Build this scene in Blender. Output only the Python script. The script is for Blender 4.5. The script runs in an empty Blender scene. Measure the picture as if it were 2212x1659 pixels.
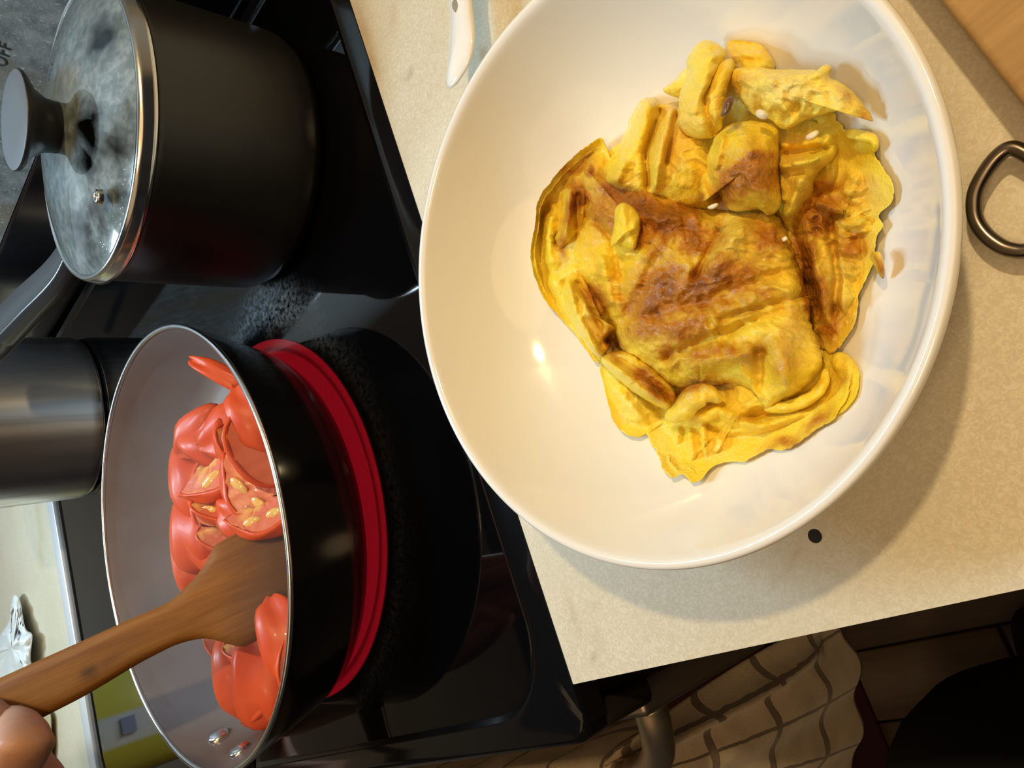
import bpy, bmesh, math, random
import numpy as np
from mathutils import Vector, Matrix

random.seed(7)
rng = np.random.default_rng(11)
SC = bpy.context.scene
COL = SC.collection

# ------------------------------------------------------------------ camera
W, H, F = 2212.0, 1659.0, 1653.67
CX, CY = W / 2, H / 2
CAMZ = 0.275                      # the lens hangs 27.5 cm above the worktop
R = np.array([[0.645, 0.403, 0.650], [-0.311, 0.915, -0.258], [-0.698, -0.036, 0.715]])
def _rot(a, b, c):
    rz = lambda t: np.array([[math.cos(t), -math.sin(t), 0], [math.sin(t), math.cos(t), 0], [0, 0, 1]])
    ry = lambda t: np.array([[math.cos(t), 0, math.sin(t)], [0, 1, 0], [-math.sin(t), 0, math.cos(t)]])
    return rz(a) @ ry(b) @ rz(c)
R = _rot(math.radians(-21.6711), math.radians(44.3754), math.radians(-2.9192))
cam_data = bpy.data.cameras.new('camera')
cam_data.sensor_fit = 'HORIZONTAL'
cam_data.sensor_width = 36.0
cam_data.lens = F / W * 36.0
cam_data.clip_start = 0.01
cam = bpy.data.objects.new('camera', cam_data)
COL.objects.link(cam)
cam.matrix_world = Matrix(((R[0][0], R[0][1], R[0][2], 0), (R[1][0], R[1][1], R[1][2], 0),
                           (R[2][0], R[2][1], R[2][2], CAMZ), (0, 0, 0, 1)))
SC.camera = cam

# ------------------------------------------------------------------ light
SC.view_settings.view_transform = 'Standard'
SC.view_settings.look = 'None'
SC.view_settings.exposure = 0.0
SC.view_settings.gamma = 1.0
SC.view_settings.use_curve_mapping = False
world = bpy.data.worlds.new('world')
SC.world = world
world.use_nodes = True
world.node_tree.nodes['Background'].inputs[0].default_value = (0.8, 0.85, 0.9, 1)
world.node_tree.nodes['Background'].inputs[1].default_value = 0.022

def area(name, loc, target, size, power, color, sy=None):
    d = bpy.data.lights.new(name, 'AREA')
    d.shape = 'RECTANGLE' if sy else 'DISK'
    d.size = size
    if sy: d.size_y = sy
    d.energy = power
    d.color = color
    o = bpy.data.objects.new(name, d)
    COL.objects.link(o)
    o.location = loc
    o.rotation_euler = (Vector(target) - Vector(loc)).to_track_quat('-Z', 'Y').to_euler()
    return o
area('worktop_lamp', (0.366, 0.459, 1.05), (-0.13, 0.10, 0.0), 0.05, 6.9, (1.0, 0.74, 0.38))
area('range_hood_lamp', (-0.62, 0.30, 0.62), (-0.55, 0.18, 0.0), 0.24, 3.3, (0.56, 0.82, 1.0), 0.10)
area('range_hood_lamp', (-1.00, 0.30, 0.62), (-1.0, 0.15, 0.0), 0.24, 3.6, (0.66, 0.87, 1.0), 0.10)  # second hood bulb, unseen, added to brighten the far worktop
area('ceiling_bounce_fill', (0.50, -0.20, 1.45), (-0.1, 0.0, 0.0), 1.2, 4.8, (1.0, 0.66, 0.32))  # soft warm fill added in place of light bounced off the ceiling
area('towel_fill', (0.05, -0.32, 1.45), (-0.3, -0.15, -0.2), 0.22, 3.4, (1.0, 0.66, 0.33))  # unseen warm fill added to brighten the towel and hand
area('room_warm_fill', (-0.45, -0.95, 1.45), (-0.4, -0.1, -0.2), 1.3, 2.4, (1.0, 0.66, 0.34))  # unseen large warm fill added for the range front and towel

# ------------------------------------------------------------------ geometry helpers
def rays(P):
    P = np.atleast_2d(np.asarray(P, float))
    d = np.stack([(P[:, 0] - CX) / F, -(P[:, 1] - CY) / F, -np.ones(len(P))], 1)
    return d @ R.T
def at_z(P, z):
    d = rays(P); t = (np.asarray(z, float) - CAMZ) / d[:, 2]
    return np.array([0, 0, CAMZ]) + t[:, None] * d
def pt(x, y, z):
    return at_z([(x, y)], z)[0]
def at_plane(P, o, n):
    d = rays(P); c = np.array([0, 0, CAMZ])
    t = ((np.asarray(o) - c) @ n) / (d @ n)
    return c + t[:, None] * d

def _h(ix, iy, s):
    v = np.sin(ix * 127.1 + iy * 311.7 + s * 74.7) * 43758.5453
    return v - np.floor(v)
def vnoise(x, y, s=0):
    ix, iy = np.floor(x), np.floor(y); fx, fy = x - ix, y - iy
    fx = fx * fx * (3 - 2 * fx); fy = fy * fy * (3 - 2 * fy)
    a, b, c, d = _h(ix, iy, s), _h(ix + 1, iy, s), _h(ix, iy + 1, s), _h(ix + 1, iy + 1, s)
    return (a * (1 - fx) + b * fx) * (1 - fy) + (c * (1 - fx) + d * fx) * fy - 0.5
def fbm(x, y, s=0, o=4):
    r = 0; a = 1.0
    for i in range(o):
        r = r + a * vnoise(x, y, s + i * 13.3); x = x * 2.03 + 5.1; y = y * 2.03 + 1.7; a *= 0.5
    return r
def ridged(x, y, s=0, o=3):
    r = 0; a = 1.0
    for i in range(o):
        r = r + a * (0.5 - np.abs(vnoise(x, y, s + i * 9.1)) * 2); x = x * 2.1 + 3.3; y = y * 2.1 + 7.7; a *= 0.5
    return r

def empty(name, loc, label=None, cat=None, group=None):
    o = bpy.data.objects.new(name, None)
    COL.objects.link(o); o.location = Vector(loc)
    o.empty_display_size = 0.02
    tag(o, label, cat, group)
    return o
def tag(o, label=None, cat=None, group=None, kind=None):
    if label: o['label'] = label
    if cat: o['category'] = cat
    if group: o['group'] = group
    if kind: o['kind'] = kind
    return o
def root_loc(p):
    l = Vector((0, 0, 0))
    while p is not None:
        l = l + p.location; p = p.parent
    return l
def mesh(name, V, Fc, mat, parent=None, smooth=True, loc=None):
    """V in world coordinates; the object sits at loc (or at its parent's origin)."""
    V = np.asarray(V, float)
    base = np.array(root_loc(parent))
    off = np.array(loc, float) if loc is not None else base
    me = bpy.data.meshes.new(name)
    me.from_pydata((V - off).tolist(), [], [tuple(int(i) for i in f) for f in Fc])
    me.update()
    if smooth:
        me.polygons.foreach_set('use_smooth', [True] * len(me.polygons))
    me.materials.append(mat)
    o = bpy.data.objects.new(name, me)
    COL.objects.link(o)
    o.parent = parent
    o.location = Vector(off - base)
    return o
def bevel(o, w, seg=2, angle=40):
    m = o.modifiers.new('bevel', 'BEVEL'); m.width = w; m.segments = seg
    m.limit_method = 'ANGLE'; m.angle_limit = math.radians(angle)
    return o
def sharp(o, deg=35):
    me = o.data
    me.set_sharp_from_angle(angle=math.radians(deg))
    return o
def fix_normals(o):
    bm = bmesh.new(); bm.from_mesh(o.data)
    bmesh.ops.recalc_face_normals(bm, faces=bm.faces)
    bm.to_mesh(o.data); bm.free()
    return o
def box(name, lo, hi, mat, parent=None, bev=0.0, seg=2, loc=None):
    x0, y0, z0 = lo; x1, y1, z1 = hi
    V = [(x0, y0, z0), (x1, y0, z0), (x1, y1, z0), (x0, y1, z0), (x0, y0, z1), (x1, y0, z1), (x1, y1, z1), (x0, y1, z1)]
    Fc = [(3, 2, 1, 0), (4, 5, 6, 7), (0, 1, 5, 4), (1, 2, 6, 5), (2, 3, 7, 6), (3, 0, 4, 7)]
    o = mesh(name, V, Fc, mat, parent, smooth=False, loc=loc)
    if bev:
        bevel(o, bev, seg)
        o.data.polygons.foreach_set('use_smooth', [True] * len(o.data.polygons))
    return o
def lathe(name, prof, c, mat, parent=None, seg=96, close=False):
    """prof: list of (r, z) relative to centre c; r=0 ends are capped to a point ring."""
    V, Fc = [], []
    a = np.linspace(0, 2 * math.pi, seg, endpoint=False)
    for r, z in prof:
        r = max(r, 1e-5)
        for t in a: V.append((c[0] + r * math.cos(t), c[1] + r * math.sin(t), c[2] + z))
    n = len(prof)
    for i in range(n if close else n - 1):
        j = (i + 1) % n
        for k in range(seg):
            l = (k + 1) % seg
            Fc.append((i * seg + k, i * seg + l, j * seg + l, j * seg + k))
    o = mesh(name, V, Fc, mat, parent)
    return fix_normals(o)
def smooth_path(P, n, closed=False):
    P = np.asarray(P, float); m = len(P)
    if closed:
        Q = np.vstack([P[-1], P, P[0], P[1]])
    else:
        Q = np.vstack([2 * P[0] - P[1], P, 2 * P[-1] - P[-2]])
    k = m if closed else m - 1
    out = []
    u = np.linspace(0, k, n, endpoint=not closed)
    for t in u:
        i = min(int(t), k - 1); f = t - i
        p0, p1, p2, p3 = Q[i], Q[i + 1], Q[i + 2], Q[i + 3]
        out.append(0.5 * (2 * p1 + (p2 - p0) * f + (2 * p0 - 5 * p1 + 4 * p2 - p3) * f * f + (3 * p1 - p0 - 3 * p2 + p3) * f ** 3))
    return np.array(out)
def resample(P, n, closed=True):
    P = np.asarray(P, float)
    if closed: P = np.vstack([P, P[0]])
    L = np.r_[0, np.cumsum(np.linalg.norm(np.diff(P, axis=0), axis=1))]
    u = np.linspace(0, L[-1], n, endpoint=not closed)
    return np.stack([np.interp(u, L, P[:, i]) for i in range(P.shape[1])], 1)
def tube(name, P, rad, mat, parent=None, seg=12, closed=False, n=None, flat=1.0, caps=True):
    P = smooth_path(P, n or len(P) * 6, closed)
    rad = np.atleast_1d(rad)
    rr = np.interp(np.linspace(0, 1, len(P)), np.linspace(0, 1, len(rad)), rad)
    V, Fc = [], []
    T = np.gradient(P, axis=0)
    if closed: T = np.roll(P, -1, 0) - np.roll(P, 1, 0)
    for i, p in enumerate(P):
        t = T[i] / (np.linalg.norm(T[i]) + 1e-12)
        up = np.array([0, 0, 1.0]) if abs(t[2]) < 0.9 else np.array([0, 1.0, 0])
        s = np.cross(t, up); s /= np.linalg.norm(s); u = np.cross(s, t)
        for k in range(seg):
            a = 2 * math.pi * k / seg
            V.append(p + rr[i] * (math.cos(a) * s + flat * math.sin(a) * u))
    n = len(P)
    for i in range(n if closed else n - 1):
        j = (i + 1) % n
        for k in range(seg):
            l = (k + 1) % seg
            Fc.append((i * seg + k, i * seg + l, j * seg + l, j * seg + k))
    if caps and not closed:
        Fc.append(tuple(range(seg))[::-1]); Fc.append(tuple((n - 1) * seg + k for k in range(seg)))
    return fix_normals(mesh(name, V, Fc, mat, parent))

# ------------------------------------------------------------------ materials
class NT:
    def __init__(s, name):
        s.m = bpy.data.materials.new(name); s.m.use_nodes = True
        s.t = s.m.node_tree; s.b = s.t.nodes['Principled BSDF']
        s.out = s.t.nodes['Material Output']; s._co = None
    def n(s, typ, **kw):
        nd = s.t.nodes.new(typ)
        for k, v in kw.items(): setattr(nd, k, v)
        return nd
    def link(s, a, b): s.t.links.new(a, b)
    def co(s, kind='Object'):
        if s._co is None: s._co = s.n('ShaderNodeTexCoord')
        return s._co.outputs[kind]
    def set(s, **kw):
        for k, v in kw.items():
            k = k.replace('_', ' ')
            i = s.b.inputs[k]
            if hasattr(v, 'is_output') or isinstance(v, bpy.types.NodeSocket): s.link(v, i)
            elif isinstance(v, tuple) and i.type == 'RGBA': i.default_value = (*v, 1)
            else: i.default_value = v
        return s
    def noise(s, scale, detail=3, rough=0.5, dist=0.0, vec=None):
        nd = s.n('ShaderNodeTexNoise'); nd.inputs['Scale'].default_value = scale
        nd.inputs['Detail'].default_value = detail; nd.inputs['Roughness'].default_value = rough
        nd.inputs['Distortion'].default_value = dist
        s.link(vec if vec is not None else s.co(), nd.inputs['Vector']); return nd.outputs['Fac']
    def voronoi(s, scale, feature='F1', vec=None):
        nd = s.n('ShaderNodeTexVoronoi', feature=feature); nd.inputs['Scale'].default_value = scale
        s.link(vec if vec is not None else s.co(), nd.inputs['Vector']); return nd.outputs['Distance']
    def scaled(s, sc, loc=(0, 0, 0), rot=(0, 0, 0), kind='Object'):
        nd = s.n('ShaderNodeMapping'); nd.inputs['Scale'].default_value = sc
        nd.inputs['Location'].default_value = loc; nd.inputs['Rotation'].default_value = rot
        s.link(s.co(kind), nd.inputs['Vector']); return nd.outputs['Vector']
    def ramp(s, fac, stops):
        nd = s.n('ShaderNodeValToRGB'); e = nd.color_ramp.elements
        while len(e) < len(stops): e.new(0.5)
        for k, (p, c) in enumerate(stops):
            e[k].position = p; e[k].color = (*c, 1) if isinstance(c, tuple) else (c, c, c, 1)
        s.link(fac, nd.inputs['Fac']); return nd.outputs['Color']
    def mix(s, fac, a, b, blend='MIX'):
        nd = s.n('ShaderNodeMix', data_type='RGBA', blend_type=blend)
        for sock, v in ((nd.inputs['Factor'], fac), (nd.inputs['A'], a), (nd.inputs['B'], b)):
            if isinstance(v, bpy.types.NodeSocket): s.link(v, sock)
            elif isinstance(v, tuple): sock.default_value = (*v, 1)
            else: sock.default_value = v
        return nd.outputs['Result']
    def math(s, op, a, b=0.0, clamp=False):
        nd = s.n('ShaderNodeMath', operation=op, use_clamp=clamp)
        for sock, v in ((nd.inputs[0], a), (nd.inputs[1], b)):
            if isinstance(v, bpy.types.NodeSocket): s.link(v, sock)
            else: sock.default_value = v
        return nd.outputs[0]
    def attr(s, name):
        nd = s.n('ShaderNodeVertexColor', layer_name=name)
        sp = s.n('ShaderNodeSeparateColor'); s.link(nd.outputs['Color'], sp.inputs[0]); return sp.outputs
    def bump(s, h, strength=0.3, dist=0.001, prev=None):
        nd = s.n('ShaderNodeBump'); nd.inputs['Strength'].default_value = strength
        nd.inputs['Distance'].default_value = dist; s.link(h, nd.inputs['Height'])
        if prev is not None: s.link(prev, nd.inputs['Normal'])
        s.link(nd.outputs['Normal'], s.b.inputs['Normal']); return nd.outputs['Normal']

def plain(name, color, rough=0.5, metal=0.0, coat=0.0, var=0.0, scale=200, spec=0.5, bumpy=0.0):
    t = NT(name); t.set(Roughness=rough, Metallic=metal, Coat_Weight=coat, Specular_IOR_Level=spec)
    if var:
        f = t.noise(scale, 4)
        t.set(Base_Color=t.mix(f, tuple(c * (1 - var) for c in color), tuple(min(1, c * (1 + var)) for c in color)))
    else: t.set(Base_Color=color)
    if bumpy: t.bump(t.noise(scale, 3), bumpy, 0.0006)
    return t.m

def mk_laminate():
    t = NT('counter_laminate')
    w = t.noise(420, 3, 0.55, 1.6)
    worm = t.ramp(w, [(0.38, (0.64, 0.575, 0.445)), (0.52, (0.69, 0.63, 0.50)), (0.62, (0.75, 0.69, 0.57))])
    big = t.noise(9, 3)
    col = t.mix(t.ramp(big, [(0.42, 0.0), (0.68, 0.55)]), worm, (0.62, 0.56, 0.40))
    st = t.attr('stain_tone')
    col = t.mix(st[0], col, (0.42, 0.24, 0.07))
    col = t.mix(st[1], col, (0.05, 0.045, 0.03))
    t.set(Base_Color=col, Roughness=t.ramp(t.noise(60, 2), [(0.3, 0.38), (0.7, 0.52)]))
    t.bump(w, 0.06, 0.0004)
    return t.m
def mk_wood(name, a, b, along='x', scale=1.0, rough=0.45, use_attr=False, coat=0.0):
    t = NT(name)
    sc = {'x': (6, 90, 90), 'y': (90, 6, 90), 'z': (90, 90, 6)}[along]
    v = t.scaled(tuple(k * scale for k in sc))
    g = t.noise(1.0, 5, 0.6, 0.8, v)
    v2 = t.scaled(tuple(k * scale * 6 for k in sc))
    g2 = t.noise(1.0, 3, 0.5, 0.3, v2)
    col = t.mix(t.ramp(g, [(0.32, 0.0), (0.66, 1.0)]), a, b)
    col = t.mix(t.math('MULTIPLY', g2, 0.45), col, tuple(c * 0.45 for c in a))
    if use_attr:
        s = t.attr('stain_tone')
        col = t.mix(s[0], col, (0.018, 0.008, 0.003))
        col = t.mix(s[1], col, tuple(c * 0.22 for c in a))
    t.set(Base_Color=col, Roughness=rough, Coat_Weight=coat, Coat_Roughness=0.3)
    t.bump(g2, 0.15, 0.0004)
    return t.m

M = {}
M['laminate'] = mk_laminate()
M['edge_dark'] = plain('counter_edge_dark', (0.022, 0.014, 0.010), 0.6)
M['edge_light'] = plain('counter_edge_strip', (0.42, 0.33, 0.27), 0.5)
M['black_gloss'] = plain('black_enamel', (0.004, 0.004, 0.005), 0.12, coat=0.3)
M['black_plastic'] = plain('black_plastic', (0.012, 0.012, 0.014), 0.38, var=0.3)
M['pot_black'] = plain('pot_enamel', (0.011, 0.0095, 0.0085), 0.36, var=0.25, scale=60)
M['pan_black'] = plain('pan_enamel', (0.005, 0.005, 0.005), 0.14, var=0.2, scale=60, spec=0.3)
M['alu'] = plain('aluminium', (0.80, 0.80, 0.82), 0.22, metal=1.0)
M['steel'] = plain('steel', (0.62, 0.61, 0.59), 0.18, metal=1.0)
M['dark_steel'] = plain('dark_steel', (0.20, 0.165, 0.135), 0.27, metal=1.0, var=0.15, scale=300)
M['ceramic'] = plain('white_ceramic', (0.86, 0.845, 0.82), 0.09, coat=0.5)
M['plug'] = plain('dark_recess', (0.012, 0.010, 0.008), 0.8)
M['white_plastic'] = plain('white_plastic_film', (0.82, 0.86, 0.88), 0.3, var=0.06, scale=150, bumpy=0.3)

# ------------------------------------------------------------------ setting
XE = -0.2749          # left edge of the worktop next to the range
YF = -0.0456          # front edge of the worktop
XT = -1.055           # far side of the range
YW = 0.545            # back wall
FLOOR = -0.92

t = NT('wall_paint')
t.set(Base_Color=t.mix(t.noise(14, 4), (0.44, 0.46, 0.47), (0.52, 0.53, 0.53)), Roughness=0.55)
M['wall'] = t.m
o = box('wall_back', (-1.9, YW, FLOOR), (1.2, YW + 0.05, 1.45), M['wall']); tag(o, kind='structure')
o = box('wall_left', (-1.95, -1.6, FLOOR), (-1.9, YW, 1.45), M['wall']); tag(o, kind='structure')
M['floor_wood'] = mk_wood('floor_wood', (0.13, 0.075, 0.036), (0.18, 0.108, 0.054), 'x', 0.35, 0.5)
M['floor_gap'] = plain('floor_gap', (0.06, 0.036, 0.02), 0.8)
fl = box('floor', (-1.9, -1.9, FLOOR - 0.05), (1.2, YW, FLOOR - 0.012), M['floor_gap']); tag(fl, kind='structure')
me0 = None
for i in range(15):
    y0 = -1.6 + i * 0.105
    if y0 > -0.12: break
    for j in range(2):
        x0 = -1.88 + j * 1.5 - (0.35 if i % 2 else 0.0)
        x1 = min(x0 + 1.494, 1.15)
        b = box('plank', (max(x0, -1.88), y0, FLOOR - 0.012), (x1, y0 + 0.102, FLOOR), M['floor_wood'], fl, 0.002, 1)

# ------------------------------------------------------------------ worktops
def counter(name, x0, x1, label):
    root = empty(name, ((x0 + x1) / 2, 0.2, -0.04), label, 'countertop')
    return root
def blobs(P, L):
    v = np.zeros(len(P))
    for (x, y, rx, ry, ang, a) in L:
        c, s = math.cos(math.radians(ang)), math.sin(math.radians(ang))
        dx, dy = P[:, 0] - x, P[:, 1] - y
        u, w = (dx * c + dy * s) / rx, (-dx * s + dy * c) / ry
        v = np.maximum(v, a * np.exp(-(u * u + w * w)))
    return v
def project(V):
    q = (np.asarray(V) - np.array([0, 0, CAMZ])) @ R
    return np.stack([CX + F * q[:, 0] / -q[:, 2], CY - F * q[:, 1] / -q[:, 2]], 1)
def set_attr(o, name, ch):
    me = o.data
    a = me.color_attributes.new(name, 'FLOAT_COLOR', 'POINT')
    n = len(me.vertices)
    c = np.ones((n, 4)); 
    for i, v in enumerate(ch): c[:, i] = np.clip(v, 0, 1)
    for i in range(len(ch), 3): c[:, i] = 0
    a.data.foreach_set('color', c.ravel())
def slab_top(name, x0, x1, y0, y1, z, th, mat, parent, nx, ny):
    """worktop sheet as a fine grid (for stains) with side walls"""
    xs = np.linspace(x0, x1, nx); ys = np.linspace(y0, y1, ny)
    X, Y = np.meshgrid(xs, ys)
    V = np.stack([X.ravel(), Y.ravel(), np.full(X.size, z)], 1)
    Fc = []
    for j in range(ny - 1):
        for i in range(nx - 1):
            a = j * nx + i; Fc.append((a, a + 1, a + nx + 1, a + nx))
    rim = [i for i in range(nx)] + [j * nx + nx - 1 for j in range(1, ny)] + [(ny - 1) * nx + i for i in range(nx - 2, -1, -1)] + [j * nx for j in range(ny - 2, 0, -1)]
    b = len(V); low = V[rim].copy(); low[:, 2] -= th
    V = np.vstack([V, low]); m = len(rim)
    for k in range(m):
        l = (k + 1) % m
        Fc.append((rim[l], rim[k], b + k, b + l))
    return mesh(name, V, Fc, mat, parent, smooth=False)
ct = counter('countertop', XE, 0.9, 'beige patterned laminate worktop under the big white bowl of omelette')
top = slab_top('laminate_sheet', XE, 0.9, YF, YW, 0.0, 0.0016, M['laminate'], ct, 330, 190)
tv = np.array([v.co for v in top.data.vertices]) + np.array(ct.location)
tp = project(tv)
vis = (tv[:, 0] < 0.05)
brown = blobs(tp, [(785, 70, 14, 60, -18, .55), (800, 130, 14, 40, -18, .6), (850, 30, 10, 40, 0, .25), (830, 300, 30, 130, -18, .25),
                   (1045, 116, 9, 13, 0, .8), (1715, 1205, 9, 36, 30, .30), (1690, 1240, 8, 30, 40, .25), (1290, 1303, 16, 5, -30, .35),
                   (770, 20, 20, 30, 0, .4), (1240, 1330, 8, 60, -20, .25), (1290, 1395, 10, 40, -8, .2)]) * vis
dark = blobs(tp, [(885, 160, 4, 9, 10, .8), (877, 168, 4, 7, 10, .6), (1282, 1425, 4, 3, 0, .9), (1284, 1408, 2, 2, 0, .8), (1268, 1312, 2, 2, 0, .5)]) * vis
set_attr(top, 'stain_tone', [brown, dark])
box('edge_seam', (XE + 0.0006, YF + 0.0006, -0.0036), (0.9, YW, -0.0016), M['edge_dark'], ct)
box('edge_strip', (XE + 0.0002, YF - 0.0002, -0.0044), (0.9, YW, -0.0036), M['edge_light'], ct)
box('core_board', (XE + 0.001, YF + 0.001, -0.038), (0.9, YW, -0.0044), M['edge_dark'], ct)
hc = pt(1760, 1158, 0.0002)
lathe('burn_hole', [(0.0, 0.0), (0.0016, 0.0), (0.0020, 0.0002), (0.0024, 0.0003), (0.0026, 0.0)], (hc[0], hc[1], 0.0002), M['plug'], ct, 20)
ct2 = counter('countertop', -1.88, XT, 'pale laminate worktop beyond the far side of the range')
top2 = slab_top('laminate_sheet', -1.88, XT - 0.004, YF, YW, 0.0, 0.0016, M['laminate'], ct2, 60, 60)
tv = np.array([v.co for v in top2.data.vertices]) + np.array(ct2.location)
set_attr(top2, 'stain_tone', [blobs(tv[:, :2], [(-1.13, .24, .012, .02, 0, .25), (-1.11, .3, .012, .05, 0, .3)]), np.zeros(len(tv))])
box('core_board', (-1.88, YF + 0.001, -0.038), (XT - 0.005, YW, -0.0016), M['edge_dark'], ct2)
M['trim'] = plain('trim_metal', (0.78, 0.80, 0.84), 0.45, metal=0.35)
box('edge_trim', (XT - 0.004, YF, -0.004), (XT + 0.020, YW - 0.05, 0.0025), M['trim'], ct2, 0.0012)
M['cabinet'] = mk_wood('cabinet_wood', (0.10, 0.055, 0.028), (0.15, 0.085, 0.042), 'z', 0.4)
for (x0, x1, lab) in ((XE + 0.002, 0.9, 'brown wooden base cabinet under the bowl worktop'), (-1.88, XT - 0.012, 'brown wooden base cabinet beyond the range')):
    cab = empty('base_cabinet', ((x0 + x1) / 2, 0.25, FLOOR), lab, 'cabinet')
    box('cabinet_body', (x0, 0.0, FLOOR), (x1, YW, -0.0385), M['cabinet'], cab)
    n = 3
    for k in range(n):
        a = x0 + (x1 - x0) * k / n
        d = box('door', (a + 0.004, -0.018, FLOOR + 0.1), (a + (x1 - x0) / n - 0.004, -0.0005, -0.06), M['cabinet'], cab, 0.003)
        kx = a + 0.04
        lathe('knob', [(0, -.012), (.008, -.010), (.011, 0), (.008, .010), (0, .012)], (kx, -0.030, -0.14), M['dark_steel'], d, 16)

# ------------------------------------------------------------------ range
GX0, GX1, GY0, GY1 = -1.014, -0.2918, -0.0564, 0.446     # the glass
rg = empty('range', (-0.66, 0.19, FLOOR), 'black glass-top electric range with pans and one glowing red burner', 'stove')
def rrect(x0, x1, y0, y1, r, n=10):
    P = []
    for cx, cy, a0 in ((x1 - r, y1 - r, 0), (x0 + r, y1 - r, 90), (x0 + r, y0 + r, 180), (x1 - r, y0 + r, 270)):
        for k in range(n + 1):
            a = math.radians(a0 + 90 * k / n); P.append((cx + r * math.cos(a), cy + r * math.sin(a)))
    return np.array(P)
FX0, FX1, FY0, FY1 = XT + 0.021, XE - 0.0006, -0.0735, 0.462
n = 10
loops = [(rrect(GX0 + .004, GX1 - .004, GY0 + .004, GY1 - .004, .040, n), -0.0012),
         (rrect(GX0, GX1, GY0, GY1, .044, n), 0.0006),
         (rrect(GX0 - .0018, GX1 + .0018, GY0 - .0018, GY1 + .0018, .045, n), 0.0012),
         (rrect(GX0 - .006, GX1 + .005, GY0 - .006, GY1 + .006, .045, n), -0.0004),
         (rrect(FX0 + .004, FX1 - .0006, FY0 + .006, FY1 - .004, .012, n), -0.0005),
         (rrect(FX0 + .002, FX1 - .0005, FY0 + .0035, FY1 - .002, .012, n), -0.0011),
         (rrect(FX0 + .001, FX1 - .0003, FY0 + .0017, FY1 - .001, .012, n), -0.0021),
         (rrect(FX0 + .0004, FX1 - .0001, FY0 + .0005, FY1 - .0005, .012, n), -0.0038),
         (rrect(FX0, FX1, FY0, FY1, .012, n), -0.0060),
         (rrect(FX0, FX1, FY0, FY1, .012, n), -0.016),
         (rrect(FX0 + .006, FX1 - .010, FY0 + .010, FY1 - .006, .010, n), -0.019)]
V, Fc = [], []
m = 4 * (n + 1)
for P, z in loops: V += [(x, y, z) for x, y in P]
for i in range(len(loops) - 1):
    for k in range(m):
        l = (k + 1) % m
        Fc.append((i * m + k, (i + 1) * m + k, (i + 1) * m + l, i * m + l))
sharp(fix_normals(mesh('cooktop_frame', V, Fc, M['black_gloss'], rg)), 38)
# ceramic glass with greasy smears around the burners
PC = (-0.516, 0.103)                       # frying pan / front burner centre
BC = (-0.506, 0.107)
t = NT('ceramic_glass')
sp = t.attr('stain_tone')
grit = t.noise(260, 5, 0.7)
gm = t.math('MULTIPLY', sp[0], t.ramp(grit, [(0.38, 0.0), (0.62, 1.0)]), True)
t.set(Base_Color=t.mix(gm, (0.0015, 0.0015, 0.002), (0.085, 0.10, 0.115)), Roughness=t.math('ADD', t.math('MULTIPLY', gm, 0.45), 0.035),
      Specular_IOR_Level=0.5)
M['glass_top'] = t.m
nx, ny = 240, 170
xs = np.linspace(GX0 + .002, GX1 - .002, nx); ys = np.linspace(GY0 + .002, GY1 - .002, ny)
X, Y = np.meshgrid(xs, ys)
V = np.stack([X.ravel(), Y.ravel(), np.full(X.size, -0.0006)], 1)
keep = np.ones(len(V), bool)
Fc = [(j * nx + i, j * nx + i + 1, (j + 1) * nx + i + 1, (j + 1) * nx + i) for j in range(ny - 1) for i in range(nx - 1)]
# trim the four corners to the rounded frame
def in_rr(x, y):
    qx = abs(x - (GX0 + GX1) / 2) - ((GX1 - GX0) / 2 - .042); qy = abs(y - (GY0 + GY1) / 2) - ((GY1 - GY0) / 2 - .042)
    return (max(qx, 0) ** 2 + max(qy, 0) ** 2) < .042 ** 2
Fc = [f for f in Fc if all(in_rr(V[i][0], V[i][1]) for i in f)]
gl = mesh('glass_top', V, Fc, M['glass_top'], rg)
rr = np.hypot(V[:, 0] - BC[0], V[:, 1] - BC[1]); th = np.arctan2(V[:, 1] - BC[1], V[:, 0] - BC[0])
wob = fbm(V[:, 0] * 45, V[:, 1] * 45, 3) * 0.010
ringm = np.exp(-((rr - 0.143 + wob) / 0.009) ** 2) * np.clip(0.05 + 0.95 * np.exp(-((th - 1.25) / 0.55) ** 2), 0, 1)
sm = ringm * 0.9 + np.exp(-((rr - 0.157 + wob * 1.6) / 0.012) ** 2) * np.exp(-((th - 1.2) / 0.3) ** 2) * 0.8
sm += 0.05 * np.exp(-((rr - 0.138) / 0.004) ** 2)
set_attr(gl, 'stain_tone', [sm])
# glowing element
t = NT('burner_glow')
v = t.scaled((1, 1, 1))
ln = t.n('ShaderNodeVectorMath', operation='LENGTH'); t.link(v, ln.inputs[0])
rad = ln.outputs['Value']
band = t.ramp(t.math('MULTIPLY', rad, 7.5), [(0.0, 0.9), (0.895, 0.95), (0.90, 0.42), (0.915, 0.35), (0.928, 0.85), (0.955, 1.0), (0.966, 0.25)])
str_ = t.noise(1.0, 3, 0.6, 0.2, t.scaled((260, 260, 260), rot=(0, 0, 0.7)))
em = t.mix(1.0, t.mix(t.math('MULTIPLY', str_, 0.6), (0.42, 0.006, 0.016), (0.20, 0.002, 0.007)), band, 'MULTIPLY')
t.set(Base_Color=(0.02, 0.001, 0.001), Roughness=0.12, Emission_Color=em, Emission_Strength=0.52)
M['glow'] = t.m
be = lathe('burner_element', [(0.0, 0.0), (0.06, 0.0), (0.1, 0.0), (0.1285, 0.0)], (BC[0], BC[1], 0.0), M['glow'], None, 96)
be.data.transform(Matrix.Translation((-BC[0], -BC[1], 0))); be.parent = rg
be.location = Vector((BC[0], BC[1], 0.0)) - rg.location
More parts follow.
